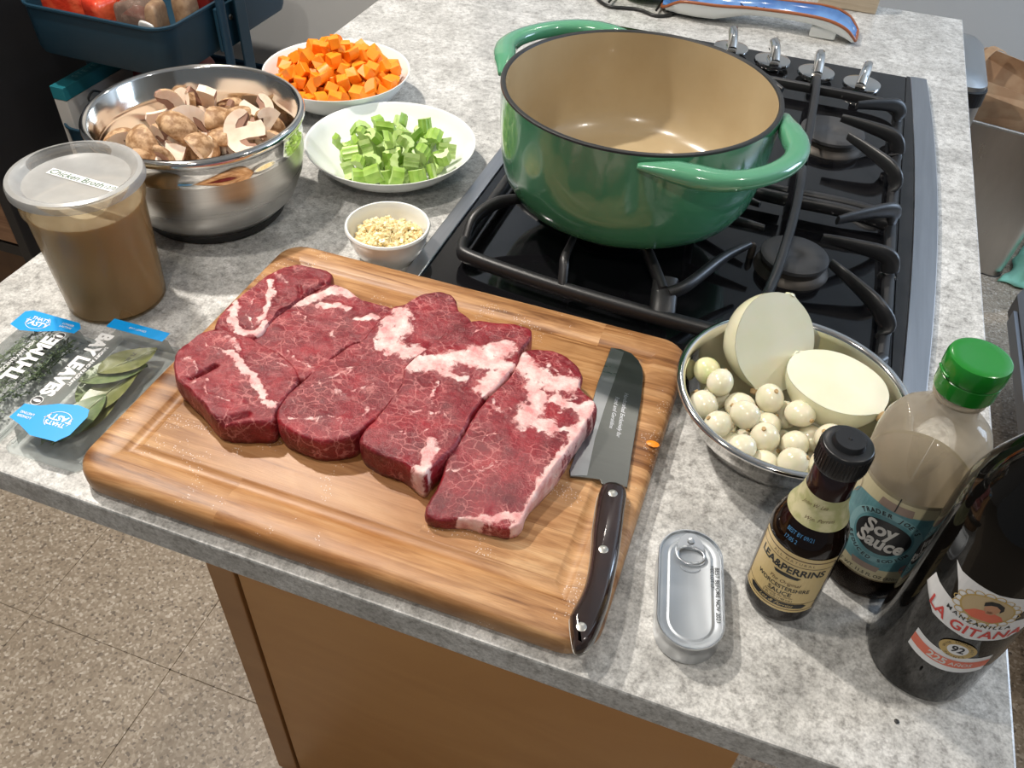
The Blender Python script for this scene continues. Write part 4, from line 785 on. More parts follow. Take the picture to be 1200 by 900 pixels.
onion_half((.047, .623, .066), (.58, -.50, .55), (-.25, -.55, -.75), 'peeled onion half leaning upright at the far left of the steel bowl', .045, .046)
onion_half((.1045, .597, .0625), (.0, .06, 1), (.80, -.60, -.12), 'peeled onion half lying cut side up over the pearl onions', .040, .046)

# ------------------------------------------------------------------ broth tub
q = (-.59, .519, .0003)
t = empty('deli_tub', q, label='translucent lidded plastic tub of chicken broth at the counter edge', cat='container')
lathe_obj('wall', [(0, .0012), (.043, .0012), (.0455, 0), (.047, .002), (.0525, .110), (.0550, .114), (.0556, .136), (.0545, .1365), (.0538, .1145), (.0515, .1105), (.046, .004), (0, .0035)], MT['tub'], t, 96)
lathe_obj('lid', [(0, .1355), (.040, .1355), (.0465, .1350), (.0485, .1372), (.0505, .1405), (.0545, .1425), (.0585, .1415), (.0598, .1385), (.0598, .1335), (.0588, .1325), (.0582, .1385), (.0545, .1403), (.0512, .1388), (.0492, .1352), (.0470, .1336), (0, .1341)], MT['lid'], t, 96)
lathe_obj('broth', [(0, .0038), (.0455, .0042), (.0509, .1095), (.0502, .1105)], MT['broth'], t, 80)
lathe_obj('broth_top', [(.0503, .1104), (.045, .1100), (0, .1100)], MT['foam'], t, 64)
a_ = -.045
art('lid_sticker', [shift(rect(-.0385, -.0048, .0385, .0048), .0085, -.0015, a_)], MT['lbl_w'], t, lambda u, v_: (u, v_, .1360))
art('handwriting', [shift(text2d('Chicken Broth', .0102, .006, 1.0, .15), .0015, -.0015, a_), shift(text2d('12/25', .0066, .004, 1, .2), .0395, -.0026, a_+.15)], P('green_marker', (.02, .09, .03), .5), t, lambda u, v_: (u, v_, .13615))

# ------------------------------------------------------------------ herb packs
def pack(loc, hx, hy, hz, rz, label, kind_):
    t_ = empty('herb_pack', loc, rz, label=label, cat='package')
    v, f = rr_loft([(.001, .0005), (0, .002), (0, .003), (.0085, .0032), (.009, .0045), (.011, hz-.003), (.0125, hz-.001), (.015, hz)], .008, hx, hy, 5)
    obj('clamshell', v, f, MT['clear'], t_, smooth=True); sharp(t_.children[-1], 30)
    # raised ribs along the long sides
    for s_ in (1, -1):
        sweep_obj('rim_rib', [(s_*(hx-.004), -hy+.008, .0038), (s_*(hx-.004), hy-.008, .0038)], .0025, MT['clear'], t_, n=8)
    zt = hz+.0004; rg_ = random.Random(kind_)
    if kind_ == 'bay':
        bays = [(-.002, -.036, 1.35, .030, 'bay'), (.002, .034, 1.75, .031, 'bay2'), (.008, -.030, 1.2, .034, 'bay2'), (-.008, .008, 1.8, .032, 'bay'), (.010, .000, 1.35, .036, 'bay2'), (.009, -.036, 1.50, .032, 'bay'), (.002, .020, .75, .029, 'bay'), (.006, .036, 1.05, .028, 'bay2')]
        for i, (x, y, a, L_, mm) in enumerate(bays):
            z0 = .005+.0017*i; n = 10; vv_, ff_ = [], []
            for j in range(n+1):
                s_ = j/n; w_ = .0150*math.sin(PI*s_**.9)**.8+.0004
                for k in (-1, -.5, 0, .5, 1):
                    vv_.append(((s_-.5)*2*L_, k*w_, z0+.0022*abs(k)+.0016*math.sin(s_*5+i)))
            for j in range(n):
                for k in range(4): ff_.append((j*5+k, (j+1)*5+k, (j+1)*5+k+1, j*5+k+1))
            lf = obj('bay_leaf', vv_, ff_, MT[mm], t_, smooth=True); lf.location = (x, y, 0); lf.rotation_euler = (0, 0, a)
            sweep_obj('midrib', [(-L_*1.05, 0, z0+.0006), (-.3*L_, 0, z0+.001+.0008*math.sin(1.7+i)), (.3*L_, 0, z0+.001+.0008*math.sin(3.2+i)), (L_*.9, 0, z0+.001)], .0008, MT['vein'], lf, n=5)
    else:
        parts_ = []
        for i in range(120):
            x, y = rg_.uniform(-hx+.014, hx-.014), rg_.uniform(-hy+.018, hy-.018); a = PI/2+rg_.gauss(0, .45); L_ = rg_.uniform(.018, .04); z0 = rg_.uniform(.005, hz-.0035)
            dx, dy = math.cos(a), math.sin(a); p0 = Vector((x-dx*L_/2, y-dy*L_/2, z0)); p1 = Vector((x+dx*L_/2, y+dy*L_/2, z0+rg_.uniform(-.001, .001)))
            for p in (p0, p1): p.x = max(-hx+.013, min(hx-.013, p.x)); p.y = max(-hy+.014, min(hy-.014, p.y))
            parts_.append(sweep([p0, p1], .0007, n=4))
            for k in range(16):
                c_ = p0.lerp(p1, (k+.5)/16); b_ = rg_.random()*6.28; d_ = Vector((math.cos(b_), math.sin(b_), rg_.uniform(-.3, .5))).normalized(); s1 = d_.cross(Vector((0, 0, 1))).normalized()*.0010; l_ = rg_.uniform(.003, .0045)
                parts_.append(([c_, c_+d_*l_*.5+s1, c_+d_*l_, c_+d_*l_*.5-s1], [(0, 1, 2, 3)]))
        v, f = join(parts_); v = [(a, b, min(c, hz-.0008)) for a, b, c in v]
        obj('thyme_sprigs', v, f, MT['thyme'], t_, kind='stuff')
    return t_, zt
def logo(t_, zt, cx, cy, ro, s=1.0):
    sh_ = [arc_text("THAT'S", .0072*s, cx, cy-.004*s, .0088*s, PI/2, True, .02)] if False else []
    sh_ += [shift(text2d("THAT'S", .0058*s, .03), cx-.0035*s*math.sin(0), cy+.0036*s), shift(text2d('TASTY', .0086*s, .03), cx, cy-.0030*s), ring2(cx, cy-.0005, .0118*s, .0096*s, .0005*s, 40, PI*.88, PI*2.12), ring2(cx, cy-.0005, .0118*s, .0096*s, .0005*s, 20, .35, PI*.32)]
    return sh_
def rot180(sh_): return [([(-x, -y) for x, y in v], f) for v, f in sh_]
tp = lambda z: (lambda u, v_: (u, v_, z))
# bay leaves: local frame, +y away from the camera
t, zt = pack((-.5065, .391, .0003), .0375, .080, .025, .03, 'clear clamshell pack of bay leaves beside the cutting board', 'bay')
low = [(-.0355, -.062), (-.0345, -.045), (-.022, -.043), (-.008, -.0355), (.008, -.031), (.020, -.0325), (.024, -.040), (.024, -.062), (.018, -.072), (-.006, -.073), (-.022, -.066)]
art('blue_label', [poly(low)], MT['cyan'], t, tp(zt))
art('blue_strip', [rect(-.035, .063, .0255, .0755)], MT['cyan'], t, tp(zt))
wt = MT['lbl_w']
art('white_lettering', rot180(logo(t, zt, -.004, .052, 0, 1.0))+rot180([shift(text2d('LONGER', .0034, .02), .0245, .0575), shift(text2d('LASTING', .0034, .02), .0245, .0535)])+
    [shift(text2d('BAY LEAVES', .0178, .05, .90), -.0265, .012, -PI/2), shift(text2d('SAVORY AND FRAGRANT', .0046, .02, 1.0), -.0155, .012, -PI/2), shift(text2d('BAY LEAVES', .0034, .0), -.005, .069)]+[ring2(-.0275, -.0385, .0052, .0052, .0006), ell(-.0275, -.0385, .0038, .0016)], wt, t, tp(zt+.0002))
art('seal', [ring2(-.0275, -.0385, .0046, .0046, .0030)], MT['ink'], t, tp(zt+.00015))
art('bay_drawing', [shift(text2d('.75 oz', .0052, .02), .012, .036, -PI/2)], MT['ink'], t, tp(zt+.00015))
t, zt = pack((-.590, .372, .0003), .0385, .080, .024, .02, 'clear clamshell pack of thyme at the left edge of the photo', 'thyme')
tl = [(-.036, .052), (-.036, .072), (-.030, .076), (.022, .076), (.028, .070), (.027, .062), (.012, .060), (-.006, .052), (-.022, .048)]
art('blue_label', [poly(tl)], MT['cyan'], t, tp(zt))
art('white_lettering', logo(t, zt, -.014, .0635, 0, 1.0)+[shift(text2d('LONGER', .0032, .02), .014, .070), shift(text2d('LASTING', .0032, .02), .014, .0662), shift(text2d('THYME', .0195, .05, .95), .0145, .020, PI/2), shift(text2d('ACCENTS ANY DISH', .0050, .02), .0015, .018, PI/2), ring2(.0175, .054, .0052, .0052, .0006), ell(.0175, .054, .0038, .0016)], wt, t, tp(zt+.0002))
art('seal', [ring2(.0175, .054, .0046, .0046, .0030)], MT['ink'], t, tp(zt+.00015))

# ------------------------------------------------------------------ tin
t = empty('sardine_tin', (.0275, .377, .0003), .196, label='sealed silver tin with ring pull beside the cutting board', cat='tin')
v, f = rr_loft([(.0015, 0), (.0004, .001), (.0008, .003), (.0008, .0195), (0, .0203), (-.0004, .0215), (0, .0226), (.0008, .0226), (.0014, .0215), (.0016, .0202)], .0240, .0240, .0510, 10, True, False)
obj('can_body', v, f, MT['tin'], t, smooth=True); sharp(t.children[-1], 45)
v, f = rr_loft([(.0016, .0202), (.0055, .0200), (.0064, .0194), (.0076, .0194), (.0084, .0200), (.0092, .0200), (.0100, .0196)], .0240, .0240, .0510, 10, False, True)
obj('lid', v, f, MT['tin_lid'], t, smooth=True); sharp(t.children[-1], 45)
pr_ = [(.0082*math.cos(a)*1.25, .027+.0072*math.sin(a), .0226+.0006*math.sin(a)) for a in [2*PI*i/28 for i in range(28)]]
rp_ = sweep_obj('ring_pull', pr_, .0023, MT['tin'], t, h=.0014, n=10, closed=True)
v, f = loft([[(x, y, z) for x, y in [(-.0095, .030), (-.0100, .036), (-.0075, .043), (-.003, .0475), (.003, .0475), (.0075, .043), (.0100, .036), (.0095, .030), (.0050, .0335), (-.0050, .0335)]] for z in (.0203, .0222)])
obj('pull_tab', v, f, MT['tin'], rp_)
lathe_obj('tab_rivet', [(0, .0222), (.003, .0222), (.0025, .0236), (0, .024)], MT['tin'], rp_, 16, loc=(0, .040, 0))
art('stamped_ridges', [ring2(0, .018, .0075, .0045, .0008, 24, PI, 2*PI)], MT['tin'], t, tp(.0202))
art('date_print', [shift(text2d('BEST BEFORE NOV 2021', .0047, .0, .95), .0195, -.003, -PI/2), shift(text2d('MEC LOT 17', .0040, .0, .9), .0158, .012, -PI/2)], MT['ink'], t, tp(.0206))

# ------------------------------------------------------------------ bottles
A0 = math.atan2(-.41, -.092)
t = empty('sauce_bottle', (.092, .410, .0003), label='small dark bottle of worcestershire sauce with cream label and black cap', cat='bottle')
lathe_obj('glass', [(0, .002), (.020, .001), (.0245, .002), (.0262, .006), (.0265, .010), (.0265, .080), (.0262, .086), (.0250, .093), (.0215, .1025), (.0178, .112), (.0152, .121), (.0138, .132), (.0132, .142), (.013, .155), (0, .155)], MT['brown_glass'], t, 72)
lathe_obj('cap', [(.0150, .1520), (.0162, .1522), (.0164, .1535), (.0164, .1690), (.0158, .1705), (.0150, .1710), (.0105, .1710), (.0100, .1720), (.0098, .1742), (.0092, .1750), (.0015, .1750), (.001, .1756), (0, .1757)], MT['black_pl'], t, 60)
kp = [sweep([(.0164*math.cos(a), .0164*math.sin(a), .1545), (.0164*math.cos(a), .0164*math.sin(a), .1680)], .0011, n=5) for a in [2*PI*i/44 for i in range(44)]]
v, f = join(kp); obj('cap_ribs', v, f, MT['black_pl'], t.children[-1], kind='stuff')
lathe_obj('neck_capsule', [(.0148, .128), (.0144, .134), (.0141, .1515), (.0135, .1522)], MT['capsule'], t, 48)
lathe_obj('neck_label', [(.0206, .1062), (.0182, .1121), (.0157, .1210), (.0147, .1300)], MT['lbl_g'], t, 48)
R_ = .0267
art('paper_label', [poly([(-.031, .018), (.031, .018), (.031, .083), (-.031, .083)])], MT['lbl_y'], t, cyl(R_, A0), .003)
art('label_frame', [rect(-.0305, .0785, .0305, .0795), rect(-.0305, .0718, .0305, .0724), rect(-.0305, .0205, .0305, .0212), rect(-.0305, .0290, .0305, .0296), rect(-.0305, .0205, -.0298, .0795), rect(.0298, .0205, .0305, .0795)], MT['ink_brown'], t, cyl(R_, A0, .0001), .003)
art('label_lettering', [shift(text2d('LEA&PERRINS', .0098, .03, .86), 0, .0655), shift(text2d('WORCESTERSHIRE', .0058, .015, .82), 0, .0445), shift(text2d('SAUCE', .0060, .015, .95), 0, .0385), shift(text2d('5 FL OZ (148 mL)', .0030, .0), 0, .0318), poly([(-.008, .0572), (.008, .0572), (.010, .0598), (.004, .0588), (0, .0610), (-.004, .0588), (-.010, .0598)])], MT['ink'], t, cyl(R_, A0, .0002), .003)
art('label_small_lettering', [shift(text2d('ALL NATURAL', .0034, 0, 1, 0, 1.5), 0, .0755), shift(text2d('The Original', .0050, .0, .9, .35), 0, .0508), shift(text2d('Savoring the Flavor', .0030, .0, .9, .3), 0, .0350)], MT['ink_brown'], t, cyl(R_, A0, .0002), .003)
art('signature_band', [poly([(-.020, .0232), (.020, .0232), (.023, .0262), (.020, .0285), (-.020, .0285), (-.023, .0262)])], MT['ink'], t, cyl(R_, A0, .0002), .003)
art('signature', [shift(text2d('Lea & Perrins', .0046, 0, 1, .5), 0, .0258)], MT['lbl_y'], t, cyl(R_, A0, .0003), .003)
def cone_map(ra, za, rb, zb, lift, ang):
    return lambda u, v_: ((ra+(rb-ra)*(v_-za)/(zb-za)+lift)*math.cos(ang+u/ra), (ra+(rb-ra)*(v_-za)/(zb-za)+lift)*math.sin(ang+u/ra), v_)
art('neck_signatures', [shift(text2d('John W. Lea', .0040, 0, 1, .5), -.003, .1245, .12), shift(text2d('Wm. Perrins', .0040, 0, 1, .5), .004, .1150, .12)], MT['ink_brown'], t, cone_map(.0206, .1062, .0147, .1300, .0012, A0), .002)
art('printed_date', [shift(text2d('BEST BY 09/21', .0046, .0, .8), -.003, .0985), shift(text2d('17:05 2', .0044, .0, .8), -.008, .0925)], MT['blue_ink'], t, cone_map(.0262, .086, .0215, .1025, .0008, A0), .002)

A1 = math.atan2(-.462, -.152)
t = empty('soy_sauce_bottle', (.152, .462, .0003), label='clear soy sauce bottle with green flip cap and teal label', cat='bottle')
lathe_obj('base_shell', [(0, .003), (.024, .002), (.031, .0005), (.0345, .005), (.0355, .012), (.0355, .028), (.0350, .0308)], MT['soy_base'], t, 96)
lathe_obj('shell', [(.0350, .031), (.0350, .113), (.0355, .116), (.0360, .128), (.0363, .140), (.0350, .1515), (.0308, .1610), (.0245, .1675), (.0190, .1710), (.0162, .1745), (.0150, .1800), (.0142, .193), (.0140, .200)], MT['soy_pl'], t, 96)
lathe_obj('soy_sauce', [(0, .0035), (.024, .003), (.0305, .0018), (.0340, .006), (.0350, .012), (.0350, .0285), (.0346, .0315), (.0345, .040), (0, .040)], MT['soy'], t, 80)
lathe_obj('neck_ring', [(.0142, .187), (.0165, .1875), (.0168, .190), (.0160, .1915), (.0142, .192)], MT['soy_pl'], t, 48)
cp_ = lathe_obj('flip_cap', [(.0150, .1935), (.0183, .1938), (.0186, .1955), (.0186, .2055), (.0180, .2060), (.0180, .2068), (.0189, .2072), (.0192, .2090), (.0192, .2175), (.0184, .2200), (.0165, .2210), (.0120, .2206), (0, .2200)], MT['cap_g'], t, 64)
v, f = sweep([(.0188*math.cos(A1-.9+a), .0188*math.sin(A1-.9+a), .2085) for a in np.linspace(-.35, .35, 8)], .003, .0018, 8); obj('thumb_lip', v, f, MT['cap_g'], cp_, smooth=True)
R_ = .0352; lb = []
art('wrap_label', [rect(-PI*.0352+.0002, .028, PI*.0352-.0002, .1175)], MT['lbl_c'], t, cyl(R_, A1), .003)
blob = [(-.0345, .086), (-.030, .0985), (-.018, .1025), (0, .1035), (.018, .1035), (.034, .1035), (.044, .096), (.046, .078), (.040, .056), (.028, .045), (.012, .0415), (0, .041), (-.012, .0415), (-.026, .047), (-.034, .058), (-.036, .072)]
bl_ = [(p.x, p.y) for p in spline([(a, b, 0) for a, b in blob], 4, True)]
art('teal_panel', [poly(bl_)], MT['lbl_b'], t, cyl(R_, A1, .0002), .003)
art('teal_ring', [ring2(.002, .0745, .0265, .0265, .0055, 48)], MT['lbl_t'], t, cyl(R_, A1, .0003), .003)
art('black_oval', [ell(.002, .0745, .0195, .0172, 40)], MT['lbl_k'], t, cyl(R_, A1, .0004), .003)
art('title_lettering', [shift(text2d('Soy', .0175, .035, .85, .12), -.0015, .0815, .10), shift(text2d('Sauce', .0175, .035, .80, .12), .0025, .0685, .02)], MT['lbl_s'], t, cyl(R_, A1, .0006), .003)
art('ring_lettering', [arc_text("TRADER JOE'S", .0052, .002, .0745, .0236, PI/2, True, .03, .78), arc_text('REDUCED SODIUM', .0048, .002, .0745, .0238, -PI/2, False, .02, .80)], MT['ink'], t, cyl(R_, A1, .0006), .003)
art('weight_lettering', [shift(text2d('NET WT. 11.5 FL OZ (320ml)', .0046, .012, .9), .004, .0335)], MT['ink'], t, cyl(R_, A1, .0006), .003)
art('brown_tab', [poly([(-.011, .1030), (.013, .1030), (.012, .1105), (-.010, .1105)])], MT['lbl_br'], t, cyl(R_, A1, .0003), .003)
art('brown_tab', [poly([(-.008, .0382), (.010, .0382), (.011, .0440), (-.010, .0440)])], MT['lbl_br'], t, cyl(R_, A1, .0003), .003)
art('side_emblem', [ring2(-.036, .100, .0075, .010, .0006)], MT['lbl_br'], t, cyl(R_, A1, .0004), .003)
art('side_emblem', [ring2(.034, .046, .010, .0075, .0006), ring2(.034, .046, .0082, .0060, .0004)], MT['lbl_o'], t, cyl(R_, A1, .0004), .003)
art('fine_rules', [rect(.0006, .1036, .0014, .1175)], MT['ink'], t, cyl(R_, A1, .0005), .003)

A2 = math.atan2(-.397, -.195)
t = empty('wine_bottle', (.195, .396, .0003), label='tall dark wine bottle with white portrait label at the right edge', cat='bottle')
lathe_obj('glass', [(0, .012), (.018, .006), (.028, .001), (.0335, .0005), (.0368, .003), (.0378, .009), (.0378, .160), (.0374, .172), (.0358, .183), (.0320, .196), (.0265, .209), (.0205, .223), (.0168, .236), (.0152, .250), (.0146, .275), (.0145, .292), (.0165, .293), (.0168, .300), (.0150, .3015), (0, .3015)], MT['wine_glass'], t, 96)
R_ = .0380; ph = .0148
def arcband(x0, x1, yb, yt, k, n=20):
    xs = [x0+(x1-x0)*i/n for i in range(n+1)]; xm = (x0+x1)/2
    return poly([(x, yb+k*(x-xm)**2) for x in xs]+[(x, yt+k*(x-xm)**2) for x in xs[::-1]])
up_l = [(-.0290, .1400), (-.0230, .1360), (0, .1335), (.0230, .1360), (.0290, .1400), (.0215, .1270), (.0175, .1180), (.0185, .1110), (.0300, .1150), (.0350, .1180), (.0370, .1060), (.0230, .0900), (0, .0850), (-.0230, .0900), (-.0370, .1060), (-.0350, .1180), (-.0300, .1150), (-.0185, .1110), (-.0175, .1180), (-.0215, .1270)]
art('front_label', [poly([(ph+a, b) for a, b in up_l])], MT['lbl_w'], t, cyl(R_, A2), .003)
art('ornament_frame', [ring2(ph+.0165*math.cos(a), .1165+.0135*math.sin(a), .0030, .0026, .0006, 12) for a in [2*PI*i/18 for i in range(18)]], MT['lbl_gold'], t, cyl(R_, A2, .0002), .003)
art('portrait_ground', [ell(ph, .1175, .0148, .0120, 36)], MT['sky_p'], t, cyl(R_, A2, .0003), .003)
art('portrait_frame', [ring2(ph, .1175, .0152, .0124, .0010, 40)], MT['lbl_gold'], t, cyl(R_, A2, .0004), .003)
art('portrait_shawl', [poly([(ph+a, b) for a, b in [(-.0105, .1095), (-.0060, .1150), (-.0015, .1165), (.0040, .1165), (.0090, .1145), (.0120, .1100), (.0070, .1070), (-.0050, .1070)]])], MT['lbl_o'], t, cyl(R_, A2, .0004), .003)
art('portrait_head', [ell(ph+.0018, .1200, .0042, .0052, 20), rect(ph-.0002, .1145, ph+.0035, .1175)], MT['skin'], t, cyl(R_, A2, .0005), .003)
art('portrait_hair', [poly([(ph+a, b) for a, b in [(-.0030, .1205), (-.0036, .1240), (-.0010, .1268), (.0030, .1272), (.0068, .1250), (.0078, .1210), (.0064, .1180), (.0058, .1215), (.0030, .1238), (.0000, .1232)]])], MT['ink'], t, cyl(R_, A2, .0006), .003)
sm = lambda vf, k, xm: ([(x, y+k*(x-xm)**2) for x, y in vf[0]], vf[1])
art('name_lettering', [sm(shift(slice2d(*text2d('LA GITANA', .0118, .022, .92, 0, 1.05), .002), ph, .0925), 9, ph)], MT['lbl_r'], t, cyl(R_, A2, .0003), .003)
art('small_lettering', [sm(shift(slice2d(*text2d('MANZANILLA', .0046, .02, 1, 0, 1.45), .002), ph, .1015), 9, ph)], MT['ink'], t, cyl(R_, A2, .0003), .003)
art('lower_label', [arcband(ph-.0245, ph+.0245, .0455, .0640, 9)], MT['lbl_w'], t, cyl(R_, A2), .003)
art('red_band', [arcband(ph-.0245, ph+.0245, .0510, .0592, 9)], MT['lbl_o'], t, cyl(R_, A2, .0002), .003)
art('band_lettering', [sm(shift(slice2d(*text2d('225', .0084, .03), .002), ph-.006, .0550), 9, ph), sm(shift(slice2d(*text2d('AÑOS', .0050, .01), .002), ph+.0085, .0548), 9, ph)], MT['lbl_s'], t, cyl(R_, A2, .0003), .003)
art('medallion', [ell(ph+.001, .0715, .0112, .0088, 36)], MT['lbl_gold'], t, cyl(R_, A2, .0004), .003)
art('medallion_centre', [ell(ph+.001, .0715, .0062, .0056, 28)], MT['lbl_w'], t, cyl(R_, A2, .0005), .003)
art('medallion_lettering', [shift(text2d('92', .0088, .03, .9), ph+.001, .0715), arc_text('WINE ENTHUSIAST', .0026, ph+.001, .0715, .0080, PI/2, True, 0, .7), arc_text('POINTS', .0026, ph+.001, .0715, .0080, -PI/2, False, 0, .9)], MT['ink'], t, cyl(R_, A2, .0006), .003)
tag(obj('peppercorn_crumb', *M_dummy) if False else lathe_obj('pepper_flake', [(0, 0), (.0016, .0002), (.0019, .0007), (.0008, .0013), (0, .0014)], MT['ink'], None, 7, smooth=False, loc=(.181, .338, .0003)), 'tiny black pepper flake on the worktop before the wine bottle', 'crumb')
cbit = lathe_obj('carrot_scrap', [(0, 0), (.004, .0005), (.0045, .0016), (.002, .0026), (0, .0028)], MT['carrot'], None, 9, smooth=False, loc=(-.0302, .501, BT+.0004), label='tiny orange carrot scrap on the board right of the knife', cat='carrot'); cbit.scale = (1.3, .8, 1)
# ------------------------------------------------------------------ things behind the pot
def lump(hx, hy, hz, seed, amp=.006, fr=30, r=.3, n=20):
    """crumpled packet: superellipsoid with folds"""
    v, f = [], []
    def se(c, e): return math.copysign(abs(c)**e, c)
    m_ = n*2; rows = []
    for i in range(n+1):
        ph_ = -PI/2+PI*i/n; row = []
        for j in range(m_):
            th_ = 2*PI*j/m_; x = hx*se(math.cos(ph_), r)*se(math.cos(th_), r); y = hy*se(math.cos(ph_), r)*se(math.sin(th_), r); z = hz*se(math.sin(ph_), r)
            q = Vector((x, y, z)); q += q.normalized()*noise.noise(Vector((x*fr+seed, y*fr, z*fr)))*amp; row.append(len(v)); v.append(q)
        rows.append(row)
    for a, b_ in zip(rows, rows[1:]):
        for j in range(m_): f.append((a[j], a[(j+1) % m_], b_[(j+1) % m_], b_[j]))
    zm = min(q.z for q in v); return [(q.x, q.y, q.z-zm) for q in v], f
# spoon rest: long ladle shape, white outside, brown rim, blue painted inside
t = empty('spoon_rest', (-.05, 1.555, .0003), -.02, label='white ceramic spoon rest with brown rim and blue painted inside', cat='spoon rest')
st = [(-.200, .020, .012, .008), (-.190, .038, .003, .014), (-.165, .050, 0, .030), (-.135, .054, 0, .034), (-.105, .050, .001, .034), (-.080, .040, .007, .033), (-.055, .031, .014, .033), (-.02, .0275, .018, .034), (.02, .028, .019, .036), (.06, .031, .018, .037), (.09, .033, .013, .034), (.112, .032, .006, .026), (.126, .027, .001, .014), (.131, .020, 0, .008)]
def section(x, w_, zb, zt, ins):
    w2 = w_-ins; zb2 = zb+ins*1.0
    return [(x, w2*a, zb2+(zt-zb2)*b_) for a, b_ in ((-1, 1), (-.94, .6), (-.75, .22), (-.4, .03), (0, 0), (.4, .03), (.75, .22), (.94, .6), (1, 1))]
so = [section(*s, 0) for s in st]; si = [section(x, w_, zb, zt+.0008, .004) for x, w_, zb, zt in st]
def strip(L): 
    n = len(L[0]); return [p for l in L for p in l], [(k*n+i, (k+1)*n+i, (k+1)*n+i+1, k*n+i+1) for k in range(len(L)-1) for i in range(n-1)]
obj('outside', *strip(so), MT['white'], t, smooth=True)
obj('painted_inside', *strip(si), MT['blueg'], t, smooth=True)
rimp = [s[0] for s in so]+[s[-1] for s in so[::-1]]
sweep_obj('rim', spline([(a, b_*.985, c+.0004) for a, b_, c in rimp], 3, True), .0052, MT['rimb'], t, closed=True, n=8)
bx_ = box('foot', .055, .098, -.018, .018, 0, .019, MT['white'], t, bev=.003)
for k, (x0, c_) in enumerate(((-.05, 'navy'), (-.01, 'navy'), (.03, 'navy'), (.07, 'navy'))):
    sweep_obj('painted_scroll', spline([(x0-.02, .012, .0215+.002), (x0-.008, -.006, .0235), (x0+.004, -.012, .0238), (x0+.014, -.002, .0235), (x0+.008, .008, .0235), (x0+.002, .003, .0235)], 5), .0030, MT[c_], t, h=.0030, n=6)
obj('painted_patch', *((lambda p: ([(x, y, .0243) for x, y in p[0]], p[1]))(ell(.012, .012, .018, .007, 20))), MT['redg'], t)
box('stone_block', .005, .108, 1.694, 1.735, .0003, .055, MT['travert'], None, bev=.002, label='beige grained block standing at the back edge of the worktop', cat='block').location.z += ZC
# wire trivet with lime pan
t = empty('wire_trivet', (-.30, 1.59, .0003), label='black wire trivet lying behind the green pot', cat='trivet')
P_ = [(-.075, .06, .003), (-.085, .01, .003), (-.070, -.048, .003), (-.040, -.080, .003), (-.012, -.076, .003), (.015, -.072, .003), (.046, -.086, .003), (.070, -.070, .003), (.080, -.035, .003), (.078, .02, .003), (.06, .075, .003), (0, .09, .003), (-.05, .085, .003)]
sweep_obj('wire_loop', spline(P_, 6, True), .006, MT['wire'], t, closed=True)
for a in (-.04, .045): sweep_obj('cross_wire', [(a, -.074, .0075), (a, .084, .0075)], .004, MT['wire'], t)
lathe_obj('lime_bowl', [(0, 0), (.045, 0), (.055, .004), (.064, .018), (.068, .040), (.070, .050), (.068, .052), (.066, .050), (.062, .020), (.05, .006), (0, .004)], MT['lime'], None, 64, loc=(-.292, 1.60, .0105), label='lime green enamelled bowl standing on the black wire trivet', cat='bowl')

# ------------------------------------------------------------------ cart and shelving at the left
cx, cy = -1.352, 1.575
t = empty('utility_cart', (cx, cy, -.91), label='petrol blue metal utility cart with packets in its trays', cat='cart')
def tray(z):
    v, f = rr_loft([(.022, z-.100), (.008, z-.098), (.003, z-.085), (0, z-.003), (-.004, z), (-.004, z+.004), (0, z+.0055), (.003, z+.003), (.004, z-.002), (.007, z-.085), (.012, z-.096), (.025, z-.098)], .045, .178, .232, 8, True, True)
    sharp(obj('tray', v, f, MT['cart'], t, smooth=True), 40)
for z in (.78, .51, .20): tray(z)
for s in (1, -1):
    for dy in (-.035, .035):
        sweep_obj('post', [(s*.196, dy-.03, .09), (s*.196, dy-.03, .90)], .019, MT['cart2'], t, n=16)
    box('bracket', s*.186-.004, s*.186+.004, -.075, .015, .685, .775, MT['cart'], t, bev=.002)
    lathe_obj('screw', [(0, 0), (.006, 0), (.005, .003), (0, .003)], MT['rivet'], t, 14, loc=(s*.190, -.03, .745), rot=(0, s*PI/2, 0))
    box('end_plate', s*.2055-.0025, s*.2055+.0025, -.03+0, .005, .60, .90, MT['cart'], t, bev=.001)
for sx in (1, -1):
    for sy in (1, -1):
        w_ = lathe_obj('caster', [(0, -.01), (.026, -.01), (.03, -.006), (.03, .006), (.026, .01), (0, .01)], MT['rubber'], t, 24, loc=(sx*.15, sy*.19, .03), rot=(0, PI/2, 0))
        box('caster_fork', sx*.15-.016, sx*.15+.016, sy*.19-.01, sy*.19+.01, .055, .105, MT['cart2'], t)
zt_ = .78-.97-.03+.0   # inside bottom of the top tray relative to the worktop
zt_ = -.91+.78-.098+.0008
def packet(name, x, y, z, h, seed, mat, rz, label, cat, tilt=(0, 0), amp=.007, r=.35, fr=28):
    v, f = lump(*h, seed, amp, fr, r); return obj(name, v, f, MT[mat], None, smooth=True, loc=(x, y, z), rot=(tilt[0], tilt[1], rz), label=label, cat=cat)
packet('snack_bag', -1.439, 1.405, zt_, (.062, .032, .062), 3, 'red', .15, 'glossy red packet at the left front corner of the cart top tray', 'packet', amp=.012)
packet('snack_bag', -1.399, 1.475, zt_, (.075, .028, .070), 9, 'red', -.1, 'orange-red packet standing behind the front packets of the cart', 'packet', amp=.012)
packet('snack_bag', -1.352, 1.385, zt_, (.026, .028, .060), 12, 'red', -.2, 'small red packet between the corner packet and the clear bag', 'packet', amp=.010)
packet('food_bag', -1.279, 1.410, zt_, (.030, .030, .050), 5, 'darkred', 0, 'clear bag of dark red food at the front of the cart tray', 'packet', amp=.004)
obj('cellophane_bag', *lump(.040, .036, .062, 5, .007, 40, .4), MT['clearbag'], None, smooth=True, loc=(-1.279, 1.410, zt_), label='crinkled clear wrapping around the dark red food in the cart', cat='bag')
